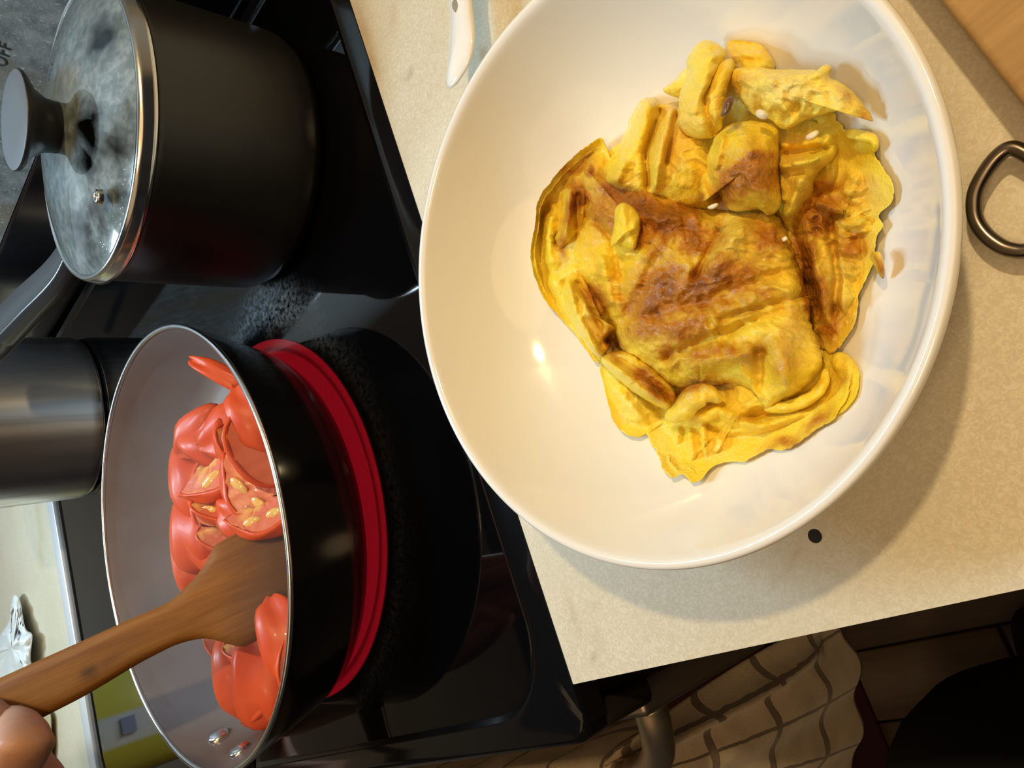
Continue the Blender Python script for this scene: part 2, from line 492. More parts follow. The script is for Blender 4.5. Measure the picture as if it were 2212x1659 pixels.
# backguard
box('backguard', (FX0, 0.464, -0.02), (FX1, 0.54, 0.088), M['black_gloss'], rg, 0.004)
t = NT('control_panel')
a = t.noise(70, 6, 0.65); b = t.noise(420, 3, 0.6); c = t.noise(11, 3)
col = t.mix(t.ramp(a, [(0.35, 0.0), (0.65, 1.0)]), (0.10, 0.112, 0.115), (0.22, 0.238, 0.242))
col = t.mix(t.ramp(c, [(0.48, 0.0), (0.66, 0.75)]), col, (0.16, 0.125, 0.075))
col = t.mix(t.ramp(b, [(0.62, 0.0), (0.70, 0.9)]), col, (0.42, 0.45, 0.46))
t.set(Base_Color=col, Roughness=0.5, Metallic=0.15); t.bump(b, 0.4, 0.0006)
M['panel'] = t.m
V = [(FX0, 0.466, 0.088), (FX1, 0.466, 0.088), (FX1, 0.515, 0.31), (FX0, 0.515, 0.31), (FX0, 0.54, 0.088), (FX1, 0.54, 0.088), (FX1, 0.54, 0.32), (FX0, 0.54, 0.32)]
bevel(mesh('control_panel', V, [(0, 1, 2, 3), (4, 7, 6, 5), (3, 2, 6, 7), (0, 3, 7, 4), (1, 5, 6, 2)], M['panel'], rg, smooth=False), .003)
fc = bpy.data.curves.new('off_lettering', 'FONT'); fc.body = 'OFF'; fc.size = 0.0125; fc.extrude = 0.0002; fc.space_character = 1.15
fo = bpy.data.objects.new('tmp', fc); COL.objects.link(fo)
nrm = np.array([0, -0.2265, 0.050]); nrm = nrm / np.linalg.norm(nrm) * -1; nrm = np.array([0, -0.976, 0.2154])
pp = at_plane([(11, 147)], np.array([0, 0.466, 0.088]), nrm)[0] + nrm * 0.0004
tilt = math.atan2(0.222, 0.049)
fo.rotation_euler = (tilt, 0, 0); fo.location = Vector(pp)
bpy.context.view_layer.update()
dg = bpy.context.evaluated_depsgraph_get()
tm = bpy.data.meshes.new_from_object(fo.evaluated_get(dg)); mw = fo.matrix_world.copy()
bpy.data.objects.remove(fo)
tm.transform(mw); tm.transform(Matrix.Translation(-rg.location)); tm.name = 'off_lettering'
tm.materials.clear(); tm.materials.append(plain('lettering', (0.02, 0.022, 0.016), 0.6))
to = bpy.data.objects.new('off_lettering', tm); COL.objects.link(to); to.parent = rg
# body, door, handle
box('range_body', (FX0 + .004, -0.060, FLOOR + 0.06), (FX1 - .012, FY1 - .004, -0.019), M['black_plastic'], rg)
t = NT('vent_strip'); t.set(Base_Color=t.mix(t.noise(300, 4), (0.010, 0.008, 0.007), (0.022, 0.017, 0.013)), Roughness=0.3); M['vent'] = t.m
box('front_trim', (FX0 + .004, -0.0715, -0.058), (FX1 - .0016, -0.058, -0.017), M['vent'], rg, 0.004)
t = NT('door_steel'); t.set(Base_Color=(0.36, 0.31, 0.26), Metallic=0.85, Roughness=t.ramp(t.noise(1, 3, .5, 0, t.scaled((800, 800, 12))), [(0.3, 0.26), (0.7, 0.42)])); M['door'] = t.m
od = box('oven_door', (FX0 + .006, -0.0805, -0.70), (-0.292, -0.0605, -0.0635), M['door'], rg, 0.0035, 3)
box('door_glass', (FX0 + .10, -0.0815, -0.55), (-0.40, -0.0803, -0.20), M['black_gloss'], od, 0.0)
t = NT('handle_metal'); t.set(Base_Color=(0.62, 0.50, 0.36), Metallic=1.0, Roughness=0.42); M['handle'] = t.m
BY, BZ = -0.123, -0.112
tube('door_handle', [(-0.306, -0.078, -0.084), (-0.3105, -0.092, -0.088), (-0.326, -0.110, -0.100), (-0.352, -0.121, -0.110), (-0.40, BY, BZ), (-0.66, BY, BZ), (-0.95, BY, BZ),
                     (-0.99, -0.121, -0.110), (-1.016, -0.110, -0.100), (-1.03, -0.092, -0.088), (-1.034, -0.078, -0.084)],
     [0.010, 0.0095, 0.0095, 0.0095], M['handle'], rg, 14, n=90)
box('kick_drawer', (FX0 + .006, -0.078, FLOOR + 0.09), (FX1 - .016, -0.0605, -0.71), M['black_plastic'], rg, 0.003)

# ------------------------------------------------------------------ lidded saucepan on the rear burner
PT = (-0.4125, 0.344); PR = 0.0893; LZ = 0.1155
pot = empty('saucepan', (PT[0], PT[1], 0.0), 'black saucepan with a domed glass lid and black mushroom knob on the rear burner', 'pot')
c3 = (PT[0], PT[1], 0.0)
lathe('pot_body', [(0, 0.0008), (PR - .012, 0.0008), (PR - .004, 0.004), (PR - .0005, 0.012), (PR, 0.022), (PR, LZ - 0.012), (PR + .0018, LZ - .009), (PR + .0012, LZ - .007),
                   (PR - .002, LZ - .008), (PR - .0025, .02), (PR - .012, .006), (0, .005)], c3, M['pot_black'], pot, 128)
lathe('lid_rim', [(PR - .0028, LZ + .0012), (PR - .0016, LZ + .0022), (PR + .0002, LZ + .0016), (PR + .0016, LZ - .001), (PR + .0022, LZ - .005), (PR + .0030, LZ - .0072), (PR + .0016, LZ - .0080), (PR - .001, LZ - .0068)],
      c3, M['steel'], pot, 128)
# steamed-up glass dome: condensation fogs most of it, wiped patches stay clear, those by the knob paint its reflection
t = NT('lid_glass')
lf = t.attr('clear')
fogm = t.math('SUBTRACT', t.ramp(t.noise(17, 3, 0.5, 0.8), [(0.30, 0.50), (0.66, 0.86)]), lf[0], True)
dr = t.voronoi(330); drops = t.ramp(dr, [(0.10, 1.0), (0.22, 0.0)])
speck = t.noise(150, 4, 0.6)
gl1 = t.n('ShaderNodeBsdfGlass'); gl1.inputs['IOR'].default_value = 1.12; gl1.inputs['Roughness'].default_value = 0.08
gl1.inputs['Color'].default_value = (0.86, 0.92, 0.92, 1)
t.set(Base_Color=t.mix(t.ramp(speck, [(0.4, 0.0), (0.65, 1.0)]), (0.21, 0.265, 0.28), (0.36, 0.425, 0.45)), Roughness=0.10, Coat_Weight=0.8, Coat_Roughness=0.03)
mx = t.n('ShaderNodeMixShader')
t.link(t.math('MULTIPLY', fogm, t.ramp(speck, [(0.3, 0.78), (0.6, 1.0)])), mx.inputs[0]); t.link(gl1.outputs[0], mx.inputs[1]); t.link(t.b.outputs[0], mx.inputs[2])
gs = t.n('ShaderNodeBsdfGlossy'); gs.inputs['Roughness'].default_value = 0.02
fr = t.n('ShaderNodeFresnel'); fr.inputs['IOR'].default_value = 1.5
mx2 = t.n('ShaderNodeMixShader'); t.link(fr.outputs[0], mx2.inputs[0]); t.link(mx.outputs[0], mx2.inputs[1]); t.link(gs.outputs[0], mx2.inputs[2])
t.link(mx2.outputs[0], t.out.inputs['Surface'])
t.bump(t.math('ADD', drops, t.math('MULTIPLY', speck, 0.4)), 0.12, 0.0006)
M['lid_glass'] = t.m
prof = []
Rg = PR - .0022
for k in range(13):
    r = Rg * (1 - k / 12.0); prof.append((r, LZ + .0008 + 0.0165 * (1 - (r / Rg) ** 2) ** 0.9))
lg = lathe('lid_glass', prof, c3, M['lid_glass'], pot, 128)
lp_ = project(np.array([v.co for v in lg.data.vertices]) + np.array(pot.location))
wl_ = np.stack([fbm(lp_[:, 0] / 30, lp_[:, 1] / 30, 61, 3), fbm(lp_[:, 0] / 30, lp_[:, 1] / 30, 71, 3)], 1) * 26
set_attr(lg, 'clear', [blobs(lp_ + wl_, [(212, 80, 26, 48, 12, .9), (195, 290, 32, 62, 0, .95), (182, 350, 22, 34, 0, .9), (250, 310, 30, 50, 30, .7), (275, 230, 16, 60, 5, .4), (265, 420, 22, 40, 20, .45), (180, 510, 20, 55, -28, .65), (215, 470, 18, 40, -20, .4), (120, 480, 10, 60, -12, .3)])])
t = NT('knob_plastic'); t.set(Base_Color=(0.008, 0.0085, 0.010), Roughness=0.42); M['knob'] = t.m
kn = lathe('lid_knob', [(0.0155, LZ + .0150), (0.0150, LZ + .0185), (0.0160, LZ + .024), (0.0200, LZ + .030), (0.0260, LZ + .034), (0.0285, LZ + .0360), (0.0290, LZ + .0378), (0.0284, LZ + .0386)], c3, M['knob'], pot, 64)
t = NT('knob_top_sheen'); t.set(Base_Color=(0.10, 0.112, 0.130), Roughness=0.55); M['knob_top_sheen'] = t.m  # black knob's top painted blue-grey for the cool light it reflects
lathe('knob_top_sheen', [(0.0284, LZ + .0386), (0.0276, LZ + .0391), (0.014, LZ + .0393), (0, LZ + .0393)], c3, M['knob_top_sheen'], kn, 64)
vp = pt(212, 425, LZ + .0125)
lathe('steam_vent', [(0.0012, .001), (0.0014, .0022), (0.0026, .0026), (0.0040, .0016), (0.0042, 0.0), (0.0046, -.001)], (vp[0], vp[1], LZ + .0118), M['steel'], pot, 24)
lathe('vent_hole', [(0.0, .0012), (0.0014, .0012)], (vp[0], vp[1], LZ + .0118), M['plug'], pot, 16)
# long handle, running away to the left of the picture
ha, hb = pt(140, 582, 0.100), pt(-10, 735, 0.118)
hd = hb - ha
hs = ha + hd * 0.0; he = ha + hd * 1.35
ax = (he - hs) / np.linalg.norm(he - hs); sd = np.cross(ax, [0, 0, 1]); sd /= np.linalg.norm(sd); upv = np.cross(sd, ax)
V, Fc = [], []
pc = np.array([PT[0], PT[1], 0.098]); toward = (hs - pc); toward[2] = 0
ctr = [pc + toward * (PR - .001) / np.linalg.norm(toward), hs, hs + (he - hs) * .35, hs + (he - hs) * .7, he]
wid = [0.009, 0.0125, 0.0150, 0.0165, 0.0160]; hgt = [0.008, 0.0095, 0.0105, 0.011, 0.010]
S8 = [(-1, .35), (-.72, 1), (.72, 1), (1, .35), (.92, -.55), (.5, -1), (-.5, -1), (-.92, -.55)]
Q = smooth_path(np.array(ctr), 26); wq = np.interp(np.linspace(0, 1, 26), np.linspace(0, 1, 5), wid); hq = np.interp(np.linspace(0, 1, 26), np.linspace(0, 1, 5), hgt)
for i in range(26):
    for a, b in S8: V.append(Q[i] + sd * a * wq[i] + upv * b * hq[i])
for i in range(25):
    for k in range(8):
        l = (k + 1) % 8; Fc.append((i * 8 + k, i * 8 + l, (i + 1) * 8 + l, (i + 1) * 8 + k))
Fc.append(tuple(range(8))); Fc.append(tuple(25 * 8 + k for k in range(7, -1, -1)))
t = NT('handle_plastic'); t.set(Base_Color=(0.020, 0.022, 0.027), Roughness=0.30, Coat_Weight=0.4, Coat_Roughness=0.15); M['handle_plastic'] = t.m
bevel(fix_normals(mesh('pot_handle', V, Fc, M['handle_plastic'], pot)), 0.0012)

# ------------------------------------------------------------------ steel saucepan far left
SP = (-0.89, 0.34); SR = 0.09
sp_ = empty('steel_saucepan', (SP[0], SP[1], 0.0), 'brushed stainless steel saucepan on the far rear burner at left edge', 'pot')
t = NT('brushed_steel')
v = t.scaled((38, 38, 1.5))
st_ = t.noise(1, 3, .6, 0, v)  # pale and dark streaks put into the steel's colour for reflected highlights
t.set(Base_Color=t.mix(t.ramp(st_, [(0.35, 0.0), (0.65, 1.0)]), (0.42, 0.42, 0.42), (0.95, 0.95, 0.95)), Metallic=1.0, Roughness=t.ramp(st_, [(0.35, 0.50), (0.65, 0.34)]), Anisotropic=0.9, Anisotropic_Rotation=0.25)
tn = t.n('ShaderNodeTangent', direction_type='RADIAL', axis='Z'); t.link(tn.outputs[0], t.b.inputs['Tangent'])
M['brushed'] = t.m
c3s = (SP[0], SP[1], 0.0)
sb = lathe('pot_body', [(0, .001), (SR - .008, .001), (SR - .003, .003), (SR - .0005, .008), (SR, .014), (SR, .135), (SR + .002, .137), (SR - .001, .1375), (SR - .002, .13), (SR - .002, .012), (SR - .01, .004), (0, .004)], c3s, M['brushed'], sp_, 128)
lathe('base_disc', [(0, .0004), (SR - .006, .0004), (SR - .002, .0016), (SR - .003, .0034)], c3s, M['alu'], sp_, 96)
tube('pot_handle', [(-0.97, 0.37, 0.115), (-1.02, 0.39, 0.125), (-1.12, 0.43, 0.135)], [0.007, 0.008, 0.009], M['handle_plastic'], sp_, 12)

# ------------------------------------------------------------------ frying pan
pan = empty('frying_pan', (PC[0], PC[1], 0.0), 'deep black frying pan with bright rim full of tomatoes on the red burner', 'pan')
RZ = 0.069; PRr = 0.1475
pc3 = (PC[0] - 0.004, PC[1], 0.0)
lathe('pan_body', [(0, .0022), (.1195, .0022), (.1245, .0046), (.1285, .0105), (.1320, .019), (.1405, .045), (.1466, RZ - .004), (.1472, RZ - .001)], pc3, M['pan_black'], pan, 160)
t = NT('nonstick')
spk = t.voronoi(160); sk = t.ramp(spk, [(0.035, 1.0), (0.06, 0.0)])
col = t.mix(t.noise(30, 4), (0.16, 0.125, 0.118), (0.22, 0.18, 0.175))
t.set(Base_Color=t.mix(t.math('MULTIPLY', sk, 0.7), col, (0.40, 0.38, 0.37)), Roughness=0.36)
t.bump(sk, 0.3, 0.0005)
M['nonstick'] = t.m
lathe('pan_lining', [(.1442, RZ - .001), (.1430, RZ - .004), (.1375, .046), (.1285, .020), (.1235, .0115), (.1165, .0078), (.10, .0066), (.05, .0064), (0, .0064)], pc3, M['nonstick'], pan, 160)
lathe('pan_rim', [(.1472, RZ - .0016), (.1478, RZ - .0004), (.1474, RZ + .0008), (.1460, RZ + .0012), (.1446, RZ + .0006), (.1440, RZ - .0012)], pc3, M['alu'], pan, 160, close=True)
# pan interior shape for placing things on it
def pan_z(r):
    return np.interp(r, [0, .10, .1165, .1235, .1285, .1375, .143], [.0064, .0066, .0078, .0115, .020, .046, RZ])
for (px, py) in ((471, 1589), (517, 1621)):
    zz = 0.05
    for _ in range(20):
        q = pt(px, py, zz); zz = 0.6 * zz + 0.4 * float(pan_z(math.hypot(q[0] - pc3[0], q[1] - pc3[1])))
    q = pt(px, py, zz); rdir = np.array([pc3[0] - q[0], pc3[1] - q[1], 0]); rdir /= np.linalg.norm(rdir)
    nn = Vector((rdir[0] * .93, rdir[1] * .93, .36)).normalized()
    rv = lathe('rivet', [(.0074, -.001), (.0074, .0004), (.0064, .0020), (.0040, .0031), (0, .0036)], (0, 0, 0), M['alu'], None, 24)
    rv.data.transform(Matrix.Translation(Vector(q) - pan.location) @ nn.to_track_quat('Z', 'Y').to_matrix().to_4x4())
    rv.parent = pan
    rivd = rdir
hd = -rivd
hp0 = np.array([pc3[0], pc3[1], 0.050]) + hd * 0.1425
tube('pan_handle', [hp0, hp0 + hd * .03 + [0, 0, .004], hp0 + hd * .10 + [0, 0, .018], hp0 + hd * .19 + [0, 0, .030]], [.014, .012, .013, .014], M['handle_plastic'], pan, 14, flat=.6)

# ------------------------------------------------------------------ tomatoes
t = NT('tomato_skin')
t.set(Base_Color=t.mix(t.noise(70, 3), (0.58, 0.050, 0.010), (0.72, 0.105, 0.018)), Roughness=0.38, Coat_Weight=0.05, Specular_IOR_Level=0.3, Subsurface_Weight=0.15, Subsurface_Radius=(0.004, 0.001, 0.0005), Subsurface_Scale=1.0)
M['t_skin'] = t.m
t = NT('tomato_flesh')
col = t.mix(t.noise(90, 3), (0.62, 0.10, 0.042), (0.74, 0.21, 0.10))
col = t.mix(t.ramp(t.noise(45, 2), [(0.58, 0.0), (0.68, 0.9)]), col, (0.85, 0.45, 0.13))
t.set(Base_Color=col, Roughness=0.34, Coat_Weight=0.15, Subsurface_Weight=0.15, Subsurface_Radius=(0.004, 0.001, 0.0005), Subsurface_Scale=1.0)
t.bump(t.noise(300, 3), 0.25, 0.0008)
M['t_flesh'] = t.m
t = NT('tomato_gel'); t.set(Base_Color=t.mix(t.noise(200, 2), (0.80, 0.40, 0.08), (0.88, 0.60, 0.22)), Roughness=0.12, Coat_Weight=0.7); M['t_gel'] = t.m
def wedge_parts(Rw, ang, hgt, seed):
    """a tomato wedge lying along local x; skin is the outer shell, flesh the two cut faces, gel the seeds pocket"""
    nu, nv = 15, 9
    out = {}
    def P(u, v, k):      # u along -1..1 (pole to pole), v across -1..1, k radius factor
        la = u * math.pi / 2 * .92; a = v * ang / 2
        r = Rw * k * math.cos(la)
        wob = 1 + .10 * math.sin(3.3 * u + seed) + .06 * math.sin(5 * v + 2 * seed) + .05 * math.sin(7 * u - 4 * v + seed)
        return (Rw * 1.05 * math.sin(la) * k ** .5 * wob, r * math.sin(a) * wob, (r * math.cos(a) - Rw * .42) * hgt * wob)
    V = []; Fc = []
    for k in (1.0, .9):
        for i in range(nu):
            for j in range(nv): V.append(P(-1 + 2 * i / (nu - 1), -1 + 2 * j / (nv - 1), k))
    N = nu * nv
    for i in range(nu - 1):
        for j in range(nv - 1):
            a = i * nv + j; Fc.append((a, a + 1, a + nv + 1, a + nv)); Fc.append((N + a, N + a + nv, N + a + nv + 1, N + a + 1))
    rim = [i * nv for i in range(nu)] + [(nu - 1) * nv + j for j in range(1, nv)] + [i * nv + nv - 1 for i in range(nu - 2, -1, -1)] + [j for j in range(nv - 2, 0, -1)]
    for k in range(len(rim)):
        l = (k + 1) % len(rim); Fc.append((rim[k], rim[l], N + rim[l], N + rim[k]))
    out['skin'] = (V, Fc)
    V = []; Fc = []
    ks = [.91, .62, .36, .12]
    for side in (-1, 1):
        b = len(V)
        for i in range(nu):
            for k in ks:
                x, y, z = P(-1 + 2 * i / (nu - 1), side * (.97 - .25 * (1 - k)), k)
                V.append((x, y + side * .0012 * math.sin(9 * i + seed + 20 * k), z))
        for i in range(nu - 1):
            for q in range(3):
                a = b + i * 4 + q; f = (a, a + 1, a + 5, a + 4); Fc.append(f if side > 0 else f[::-1])
    b2 = len(V) // 2
    for i in range(nu - 1): Fc.append((i * 4 + 3, i * 4 + 7, b2 + i * 4 + 7, b2 + i * 4 + 3))
    out['flesh'] = (V, Fc)
    V = []; Fc = []
    for side in (-1, 1):
        for cx in (-.35, .3):
            b = len(V); x0, y0, z0 = P(cx, side * .88, .55)
            for i in range(5):
                la = math.pi * i / 4
                for j in range(8):
                    a = 2 * math.pi * j / 8
                    V.append((x0 + Rw * .26 * math.cos(la), y0 + side * Rw * .07 * math.sin(la) * math.cos(a), z0 + Rw * .13 * math.sin(la) * math.sin(a)))
            for i in range(4):
                for j in range(8):
                    l = (j + 1) % 8; Fc.append((b + i * 8 + j, b + i * 8 + l, b + (i + 1) * 8 + l, b + (i + 1) * 8 + j))
    out['seed_gel'] = (V, Fc)
    return out
protos = []
for k, (Rw, ang, hg) in enumerate(((.026, 1.15, 1.0), (.030, .85, .9), (.022, 1.5, .85))):
    d = {}
    for nm, (V, Fc) in wedge_parts(Rw, ang, hg, k * 1.7).items():
        me = bpy.data.meshes.new('tomato_' + nm); me.from_pydata(V, [], Fc); me.update()
        bm = bmesh.new(); bm.from_mesh(me); bmesh.ops.recalc_face_normals(bm, faces=bm.faces); bm.to_mesh(me); bm.free()
        me.polygons.foreach_set('use_smooth', [True] * len(me.polygons))
        me.materials.append(M[{'skin': 't_skin', 'flesh': 't_flesh', 'seed_gel': 't_gel'}[nm]])
        d[nm] = me
    protos.append(d)
# (px, py, z, long-axis angle in the picture, roll (0 skin up, 180 skin down), proto, scale, where)
TOM = [
 (432, 1035, .030, 78, 20, 1, 1.05, 'broad red wedge with its smooth skin up at the left of the pile, topmost there'),
 (425, 935, .040, -58, 75, 0, .75, 'pale pink slice standing up at the upper left tip of the pile'),
 (505, 925, .036, -35, 15, 0, .95, 'bright red wedge behind the pink slice, skin side up'),
 (488, 1010, .043, -62, 112, 0, .95, 'cut wedge showing a yellow seed pocket in the middle of the pile'),
 (562, 965, .040, 72, 100, 1, .95, 'pinkish peeled wedge lying against the near rim'),
 (492, 815, .046, 58, 30, 1, .85, 'thin red strip of skin leaning on the rim above the pile'),
 (550, 1065, .040, 60, 120, 0, 1.0, 'orange cut wedge by the rim, beside the yellow seed pocket'),
 (435, 1130, .033, 85, 15, 0, 1.0, 'smooth red wedge just below the broad one'),
 (490, 1105, .042, 20, 115, 2, .85, 'small wedge with a yellow seed patch turned up'),
 (575, 1115, .040, -30, 105, 0, .85, 'orange yellow wedge right above the spatula blade at the rim'),
 (425, 1190, .031, 80, 25, 0, .85, 'red wedge touching the top edge of the wooden blade'),
 (485, 1165, .038, 40, 95, 2, .8, 'shiny pink piece tucked against the upper blade edge'),
 (423, 1240, .028, 70, 110, 2, .7, 'small pink shred beside the shoulder of the spatula'),
 (525, 1455, .032, 78, 10, 1, 1.0, 'large red lobed wedge below the spatula blade'),
 (575, 1445, .037, 80, 20, 0, 1.0, 'red wedge between the lobed one and the near rim'),
 (615, 1385, .044, 75, 60, 1, .8, 'orange wedge squeezed between blade and near rim'),
 (578, 1518, .040, 80, 70, 1, .62, 'thin orange strip of peel lowest along the near rim'),
 (540, 1410, .040, 15, 95, 2, .7, 'pink cut piece right under the lower corner of the blade'),
 (470, 1398, .022, 70, 100, 2, .6, 'small pink bit beside the lower blade shoulder'),
 (622, 1440, .047, 85, 110, 2, .6, 'pale yellowish bit on the near rim below the blade'),
 (470, 960, .030, 30, 20, 1, .95, 'flat red slice between the pink slice and the broad wedge'),
 (520, 985, .036, 65, 100, 2, .9, 'pale pink cut slice in the upper middle of the pile'),
 (470, 1065, .030, 85, 110, 1, .95, 'pinkish flesh slice between broad wedge and seed pocket'),
 (530, 1115, .038, 50, 20, 0, .8, 'small red skin piece left of the orange yellow wedge'),
 (455, 1180, .030, 60, 15, 1, .85, 'flat orange red slice above the shoulder of the spatula'),
 (550, 905, .042, 60, 20, 1, .8, 'red strip of skin lying along the near rim at the top of the pile'),
 (540, 1290, .022, 60, 60, 0, 1.0, 'wedge hidden under the wooden blade'),
 (590, 1230, .026, 70, 30, 0, 1.0, 'wedge hidden under the tip of the blade'),
 (560, 1470, .022, 70, 30, 0, .85, 'lower red wedge under the thin orange strip'),
]
for k, (px, py, z, ang, roll, pi, sc, what) in enumerate(TOM):
    q = pt(px, py, z)
    rr_ = math.hypot(q[0] - pc3[0], q[1] - pc3[1])
    z = max(z, float(pan_z(rr_)) + .006); q = pt(px, py, z)
    for _ in range(30):
        rr_ = math.hypot(q[0] - pc3[0], q[1] - pc3[1])
        lim = float(np.interp(z, [.0064, .0115, .020, .046, RZ], [.1165, .1235, .1285, .1375, .143])) - (.010 if 'thin' in what else .013) * sc
        if rr_ <= lim: break
        q = q + np.array([pc3[0] - q[0], pc3[1] - q[1], 0]) * .04
    a2 = pt(px + 40 * math.cos(math.radians(ang)), py + 40 * math.sin(math.radians(ang)), z) - q
    yaw = math.atan2(a2[1], a2[0])
    if 'thin' in what: yaw = math.atan2(q[1] - pc3[1], q[0] - pc3[0]) + math.pi / 2
    o = empty('tomato_wedge', q, what[0].upper() * 0 + what + ' of tomato' if False else what, 'tomato', 'tomato pieces in the frying pan')
    vw = Vector((0, 0, CAMZ)) - Vector(q); vw.normalize()
    jit = Vector((math.sin(k * 5.1), math.cos(k * 3.7), math.sin(k * 2.3))) * .22
    nz_ = (vw * .78 + Vector((0, 0, .5)) + jit).normalized()
    xd = Vector((math.cos(yaw), math.sin(yaw), .15 * math.sin(k * 4.1))); xd = (xd - nz_ * xd.dot(nz_)).normalized()
    if roll < 90: zx, yx = nz_, nz_.cross(xd)
    else: yx = nz_; zx = xd.cross(yx)
    o.rotation_euler = Matrix((xd, yx, zx)).transposed().to_euler()
    sc *= 1.17
    o.scale = (sc * 1.05, sc * .5, sc * .5) if 'thin' in what else (sc * (1.12 + .15 * math.sin(k * 2.7)), sc * 1.15, sc * (.70 + .12 * math.cos(k * 1.9))) if roll < 90 else (sc * (1.05 + .12 * math.sin(k * 2.7)), sc * .8, sc * (1 + .1 * math.cos(k * 1.9)))
    for nm, me in protos[pi].items():
        if nm == 'seed_gel' and not ('seed' in what or 'yellow' in what): continue
        c = bpy.data.objects.new(nm, me); COL.objects.link(c); c.parent = o

# ------------------------------------------------------------------ wooden spatula
M['spatula'] = mk_wood('spatula_wood', (0.22, 0.070, 0.008), (0.37, 0.140, 0.021), 'x', 1.4, 0.6, True, 0.0)
M['spatula'].node_tree.nodes['Principled BSDF'].inputs['Specular IOR Level'].default_value = 0.25
S0 = np.array([-0.474, 0.058, 0.060]); S1 = pt(0, 1505, 0.170)
ax = S1 - S0; ax /= np.linalg.norm(ax)
wv = np.array([0, 1.0, 0]) - ax * ax[1]; wv /= np.linalg.norm(wv); sn = np.cross(ax, wv)
if sn[0] < 0: sn = -sn
up_ = [(-150, 1530), (0, 1465), (73, 1432), (147, 1399), (257, 1349), (319, 1322), (367, 1300), (404, 1267), (433, 1234), (452, 1204), (466, 1178), (481, 1168), (514, 1152), (602, 1105), (668, 1070)]
lo_ = [(-150, 1682), (73, 1560), (184, 1502), (286, 1441), (330, 1417), (385, 1391), (441, 1379), (474, 1385), (507, 1395), (529, 1397), (551, 1386), (587, 1362), (628, 1336), (684, 1304)]
def piece(P, n): return resample(smooth_path(P, 200), n, False)
N = 64
U = np.vstack([piece(up_[:11], 44)[:-1], resample(np.array(up_[10:]), 21, False)])
Lw = np.vstack([piece(lo_[:10], 44)[:-1], resample(np.array(lo_[9:]), 21, False)])
N = len(U); NW = 9
V = []; pxs = []
for side in (1, -1):
    for i in range(N):
        s = i / (N - 1)
        th = np.interp(s, [0, .45, .68, 1], [.0036, .0034, .0028, .0009])
        for j in range(NW):
            f = j / (NW - 1); P = U[i] * (1 - f) + Lw[i] * f
            q = at_plane([P], S0, sn)[0]
            edge = 1 - abs(2 * f - 1) ** 6
            V.append(q + sn * side * th * (.35 + .65 * edge)); pxs.append(P)
Fc = []
nn_ = N * NW
for i in range(N - 1):
    for j in range(NW - 1):
        a = i * NW + j
        Fc.append((a, a + 1, a + NW + 1, a + NW)); Fc.append((nn_ + a, nn_ + a + NW, nn_ + a + NW + 1, nn_ + a + 1))
rim = [i * NW for i in range(N)] + [(N - 1) * NW + j for j in range(1, NW)] + [i * NW + NW - 1 for i in range(N - 2, -1, -1)] + [j for j in range(NW - 2, 0, -1)]
for k in range(len(rim)):
    l = (k + 1) % len(rim); Fc.append((rim[k], rim[l], nn_ + rim[l], nn_ + rim[k]))
# store the mesh along its own axis so the grain runs with the handle
V = np.array(V); loc = S0
fr_ = np.stack([ax, wv, sn], 1)
Vl = (V - loc) @ fr_
spat = fix_normals(mesh('spatula', Vl, Fc, M['spatula'], None, loc=(0, 0, 0)))
spat.matrix_world = Matrix.Translation(Vector(loc)) @ Matrix(fr_.tolist()).to_4x4()
tag(spat, 'wooden spatula with a broad angular blade dipping into the tomatoes', 'spatula')
pxs = np.array(pxs)
set_attr(spat, 'stain_tone', [blobs(pxs, [(198, 1452, 22, 13, -35, .85), (235, 1435, 40, 8, -33, .5), (300, 1420, 50, 5, -25, .2)]),
                         np.clip((pxs[:, 0] - 470) / 170, 0, .75)])  # second channel darkens the blade towards its tip
print('spatula tip z', V[:, 2].min())

# ------------------------------------------------------------------ steam over the pan
t = NT('steam')
for l in list(t.out.inputs['Surface'].links): t.t.links.remove(l)
pv = t.n('ShaderNodeVolumePrincipled'); pv.inputs['Color'].default_value = (0.93, 0.93, 0.95, 1)
pv.inputs['Anisotropy'].default_value = 0.2
t.link(t.math('MULTIPLY', t.ramp(t.noise(22, 3, .5, .6), [(0.40, 0.25), (0.62, 1.0)]), 1.5), pv.inputs['Density'])
t.link(pv.outputs[0], t.out.inputs['Volume'])
stm = lathe('steam', [(0, .012), (.10, .012), (.112, .018), (.124, .035), (.131, .058), (.120, .068), (.09, .078), (.05, .083), (0, .085)], pc3, t.m, None, 48)
stm.data.transform(Matrix.Translation((-pc3[0], -pc3[1], 0))); stm.location = (pc3[0], pc3[1], 0)
tag(stm, 'thin grey steam rising from the tomatoes inside the frying pan', 'steam', kind='stuff')

# ------------------------------------------------------------------ bowl
BCt = (-0.1345, 0.0987); BR = 0.1092
bowl = empty('serving_bowl', (BCt[0], BCt[1], 0.0), 'large glossy white ceramic bowl holding the fried omelette', 'bowl')
outer = [(0, .0035), (.052, .0035), (.054, .0002), (.058, .0002), (.060, .004), (.074, .011), (.088, .022), (.099, .036), (.1055, .048), (.1085, .0525)]
lip = [(.1092, .0548), (.1084, .0566), (.1064, .0568), (.1046, .0556)]
inner = [(.1030, .0520), (.0990, .0448), (.0930, .0355), (.0850, .0265), (.0750, .0185), (.0640, .0128), (.0520, .0094), (.0380, .0078), (.02, .0072), (0, .0070)]
bo = lathe('bowl_body', outer + lip + inner, (BCt[0], BCt[1], 0.0), M['ceramic'], bowl, 160)
sd_ = bo.modifiers.new('s', 'SUBSURF'); sd_.levels = 1; sd_.render_levels = 1
IR = np.array([p[0] for p in inner][::-1]); IZ = np.array([p[1] for p in inner][::-1])
def bowl_z(x, y):
    r = np.hypot(x - BCt[0], y - BCt[1]); return np.interp(r, IR, IZ)

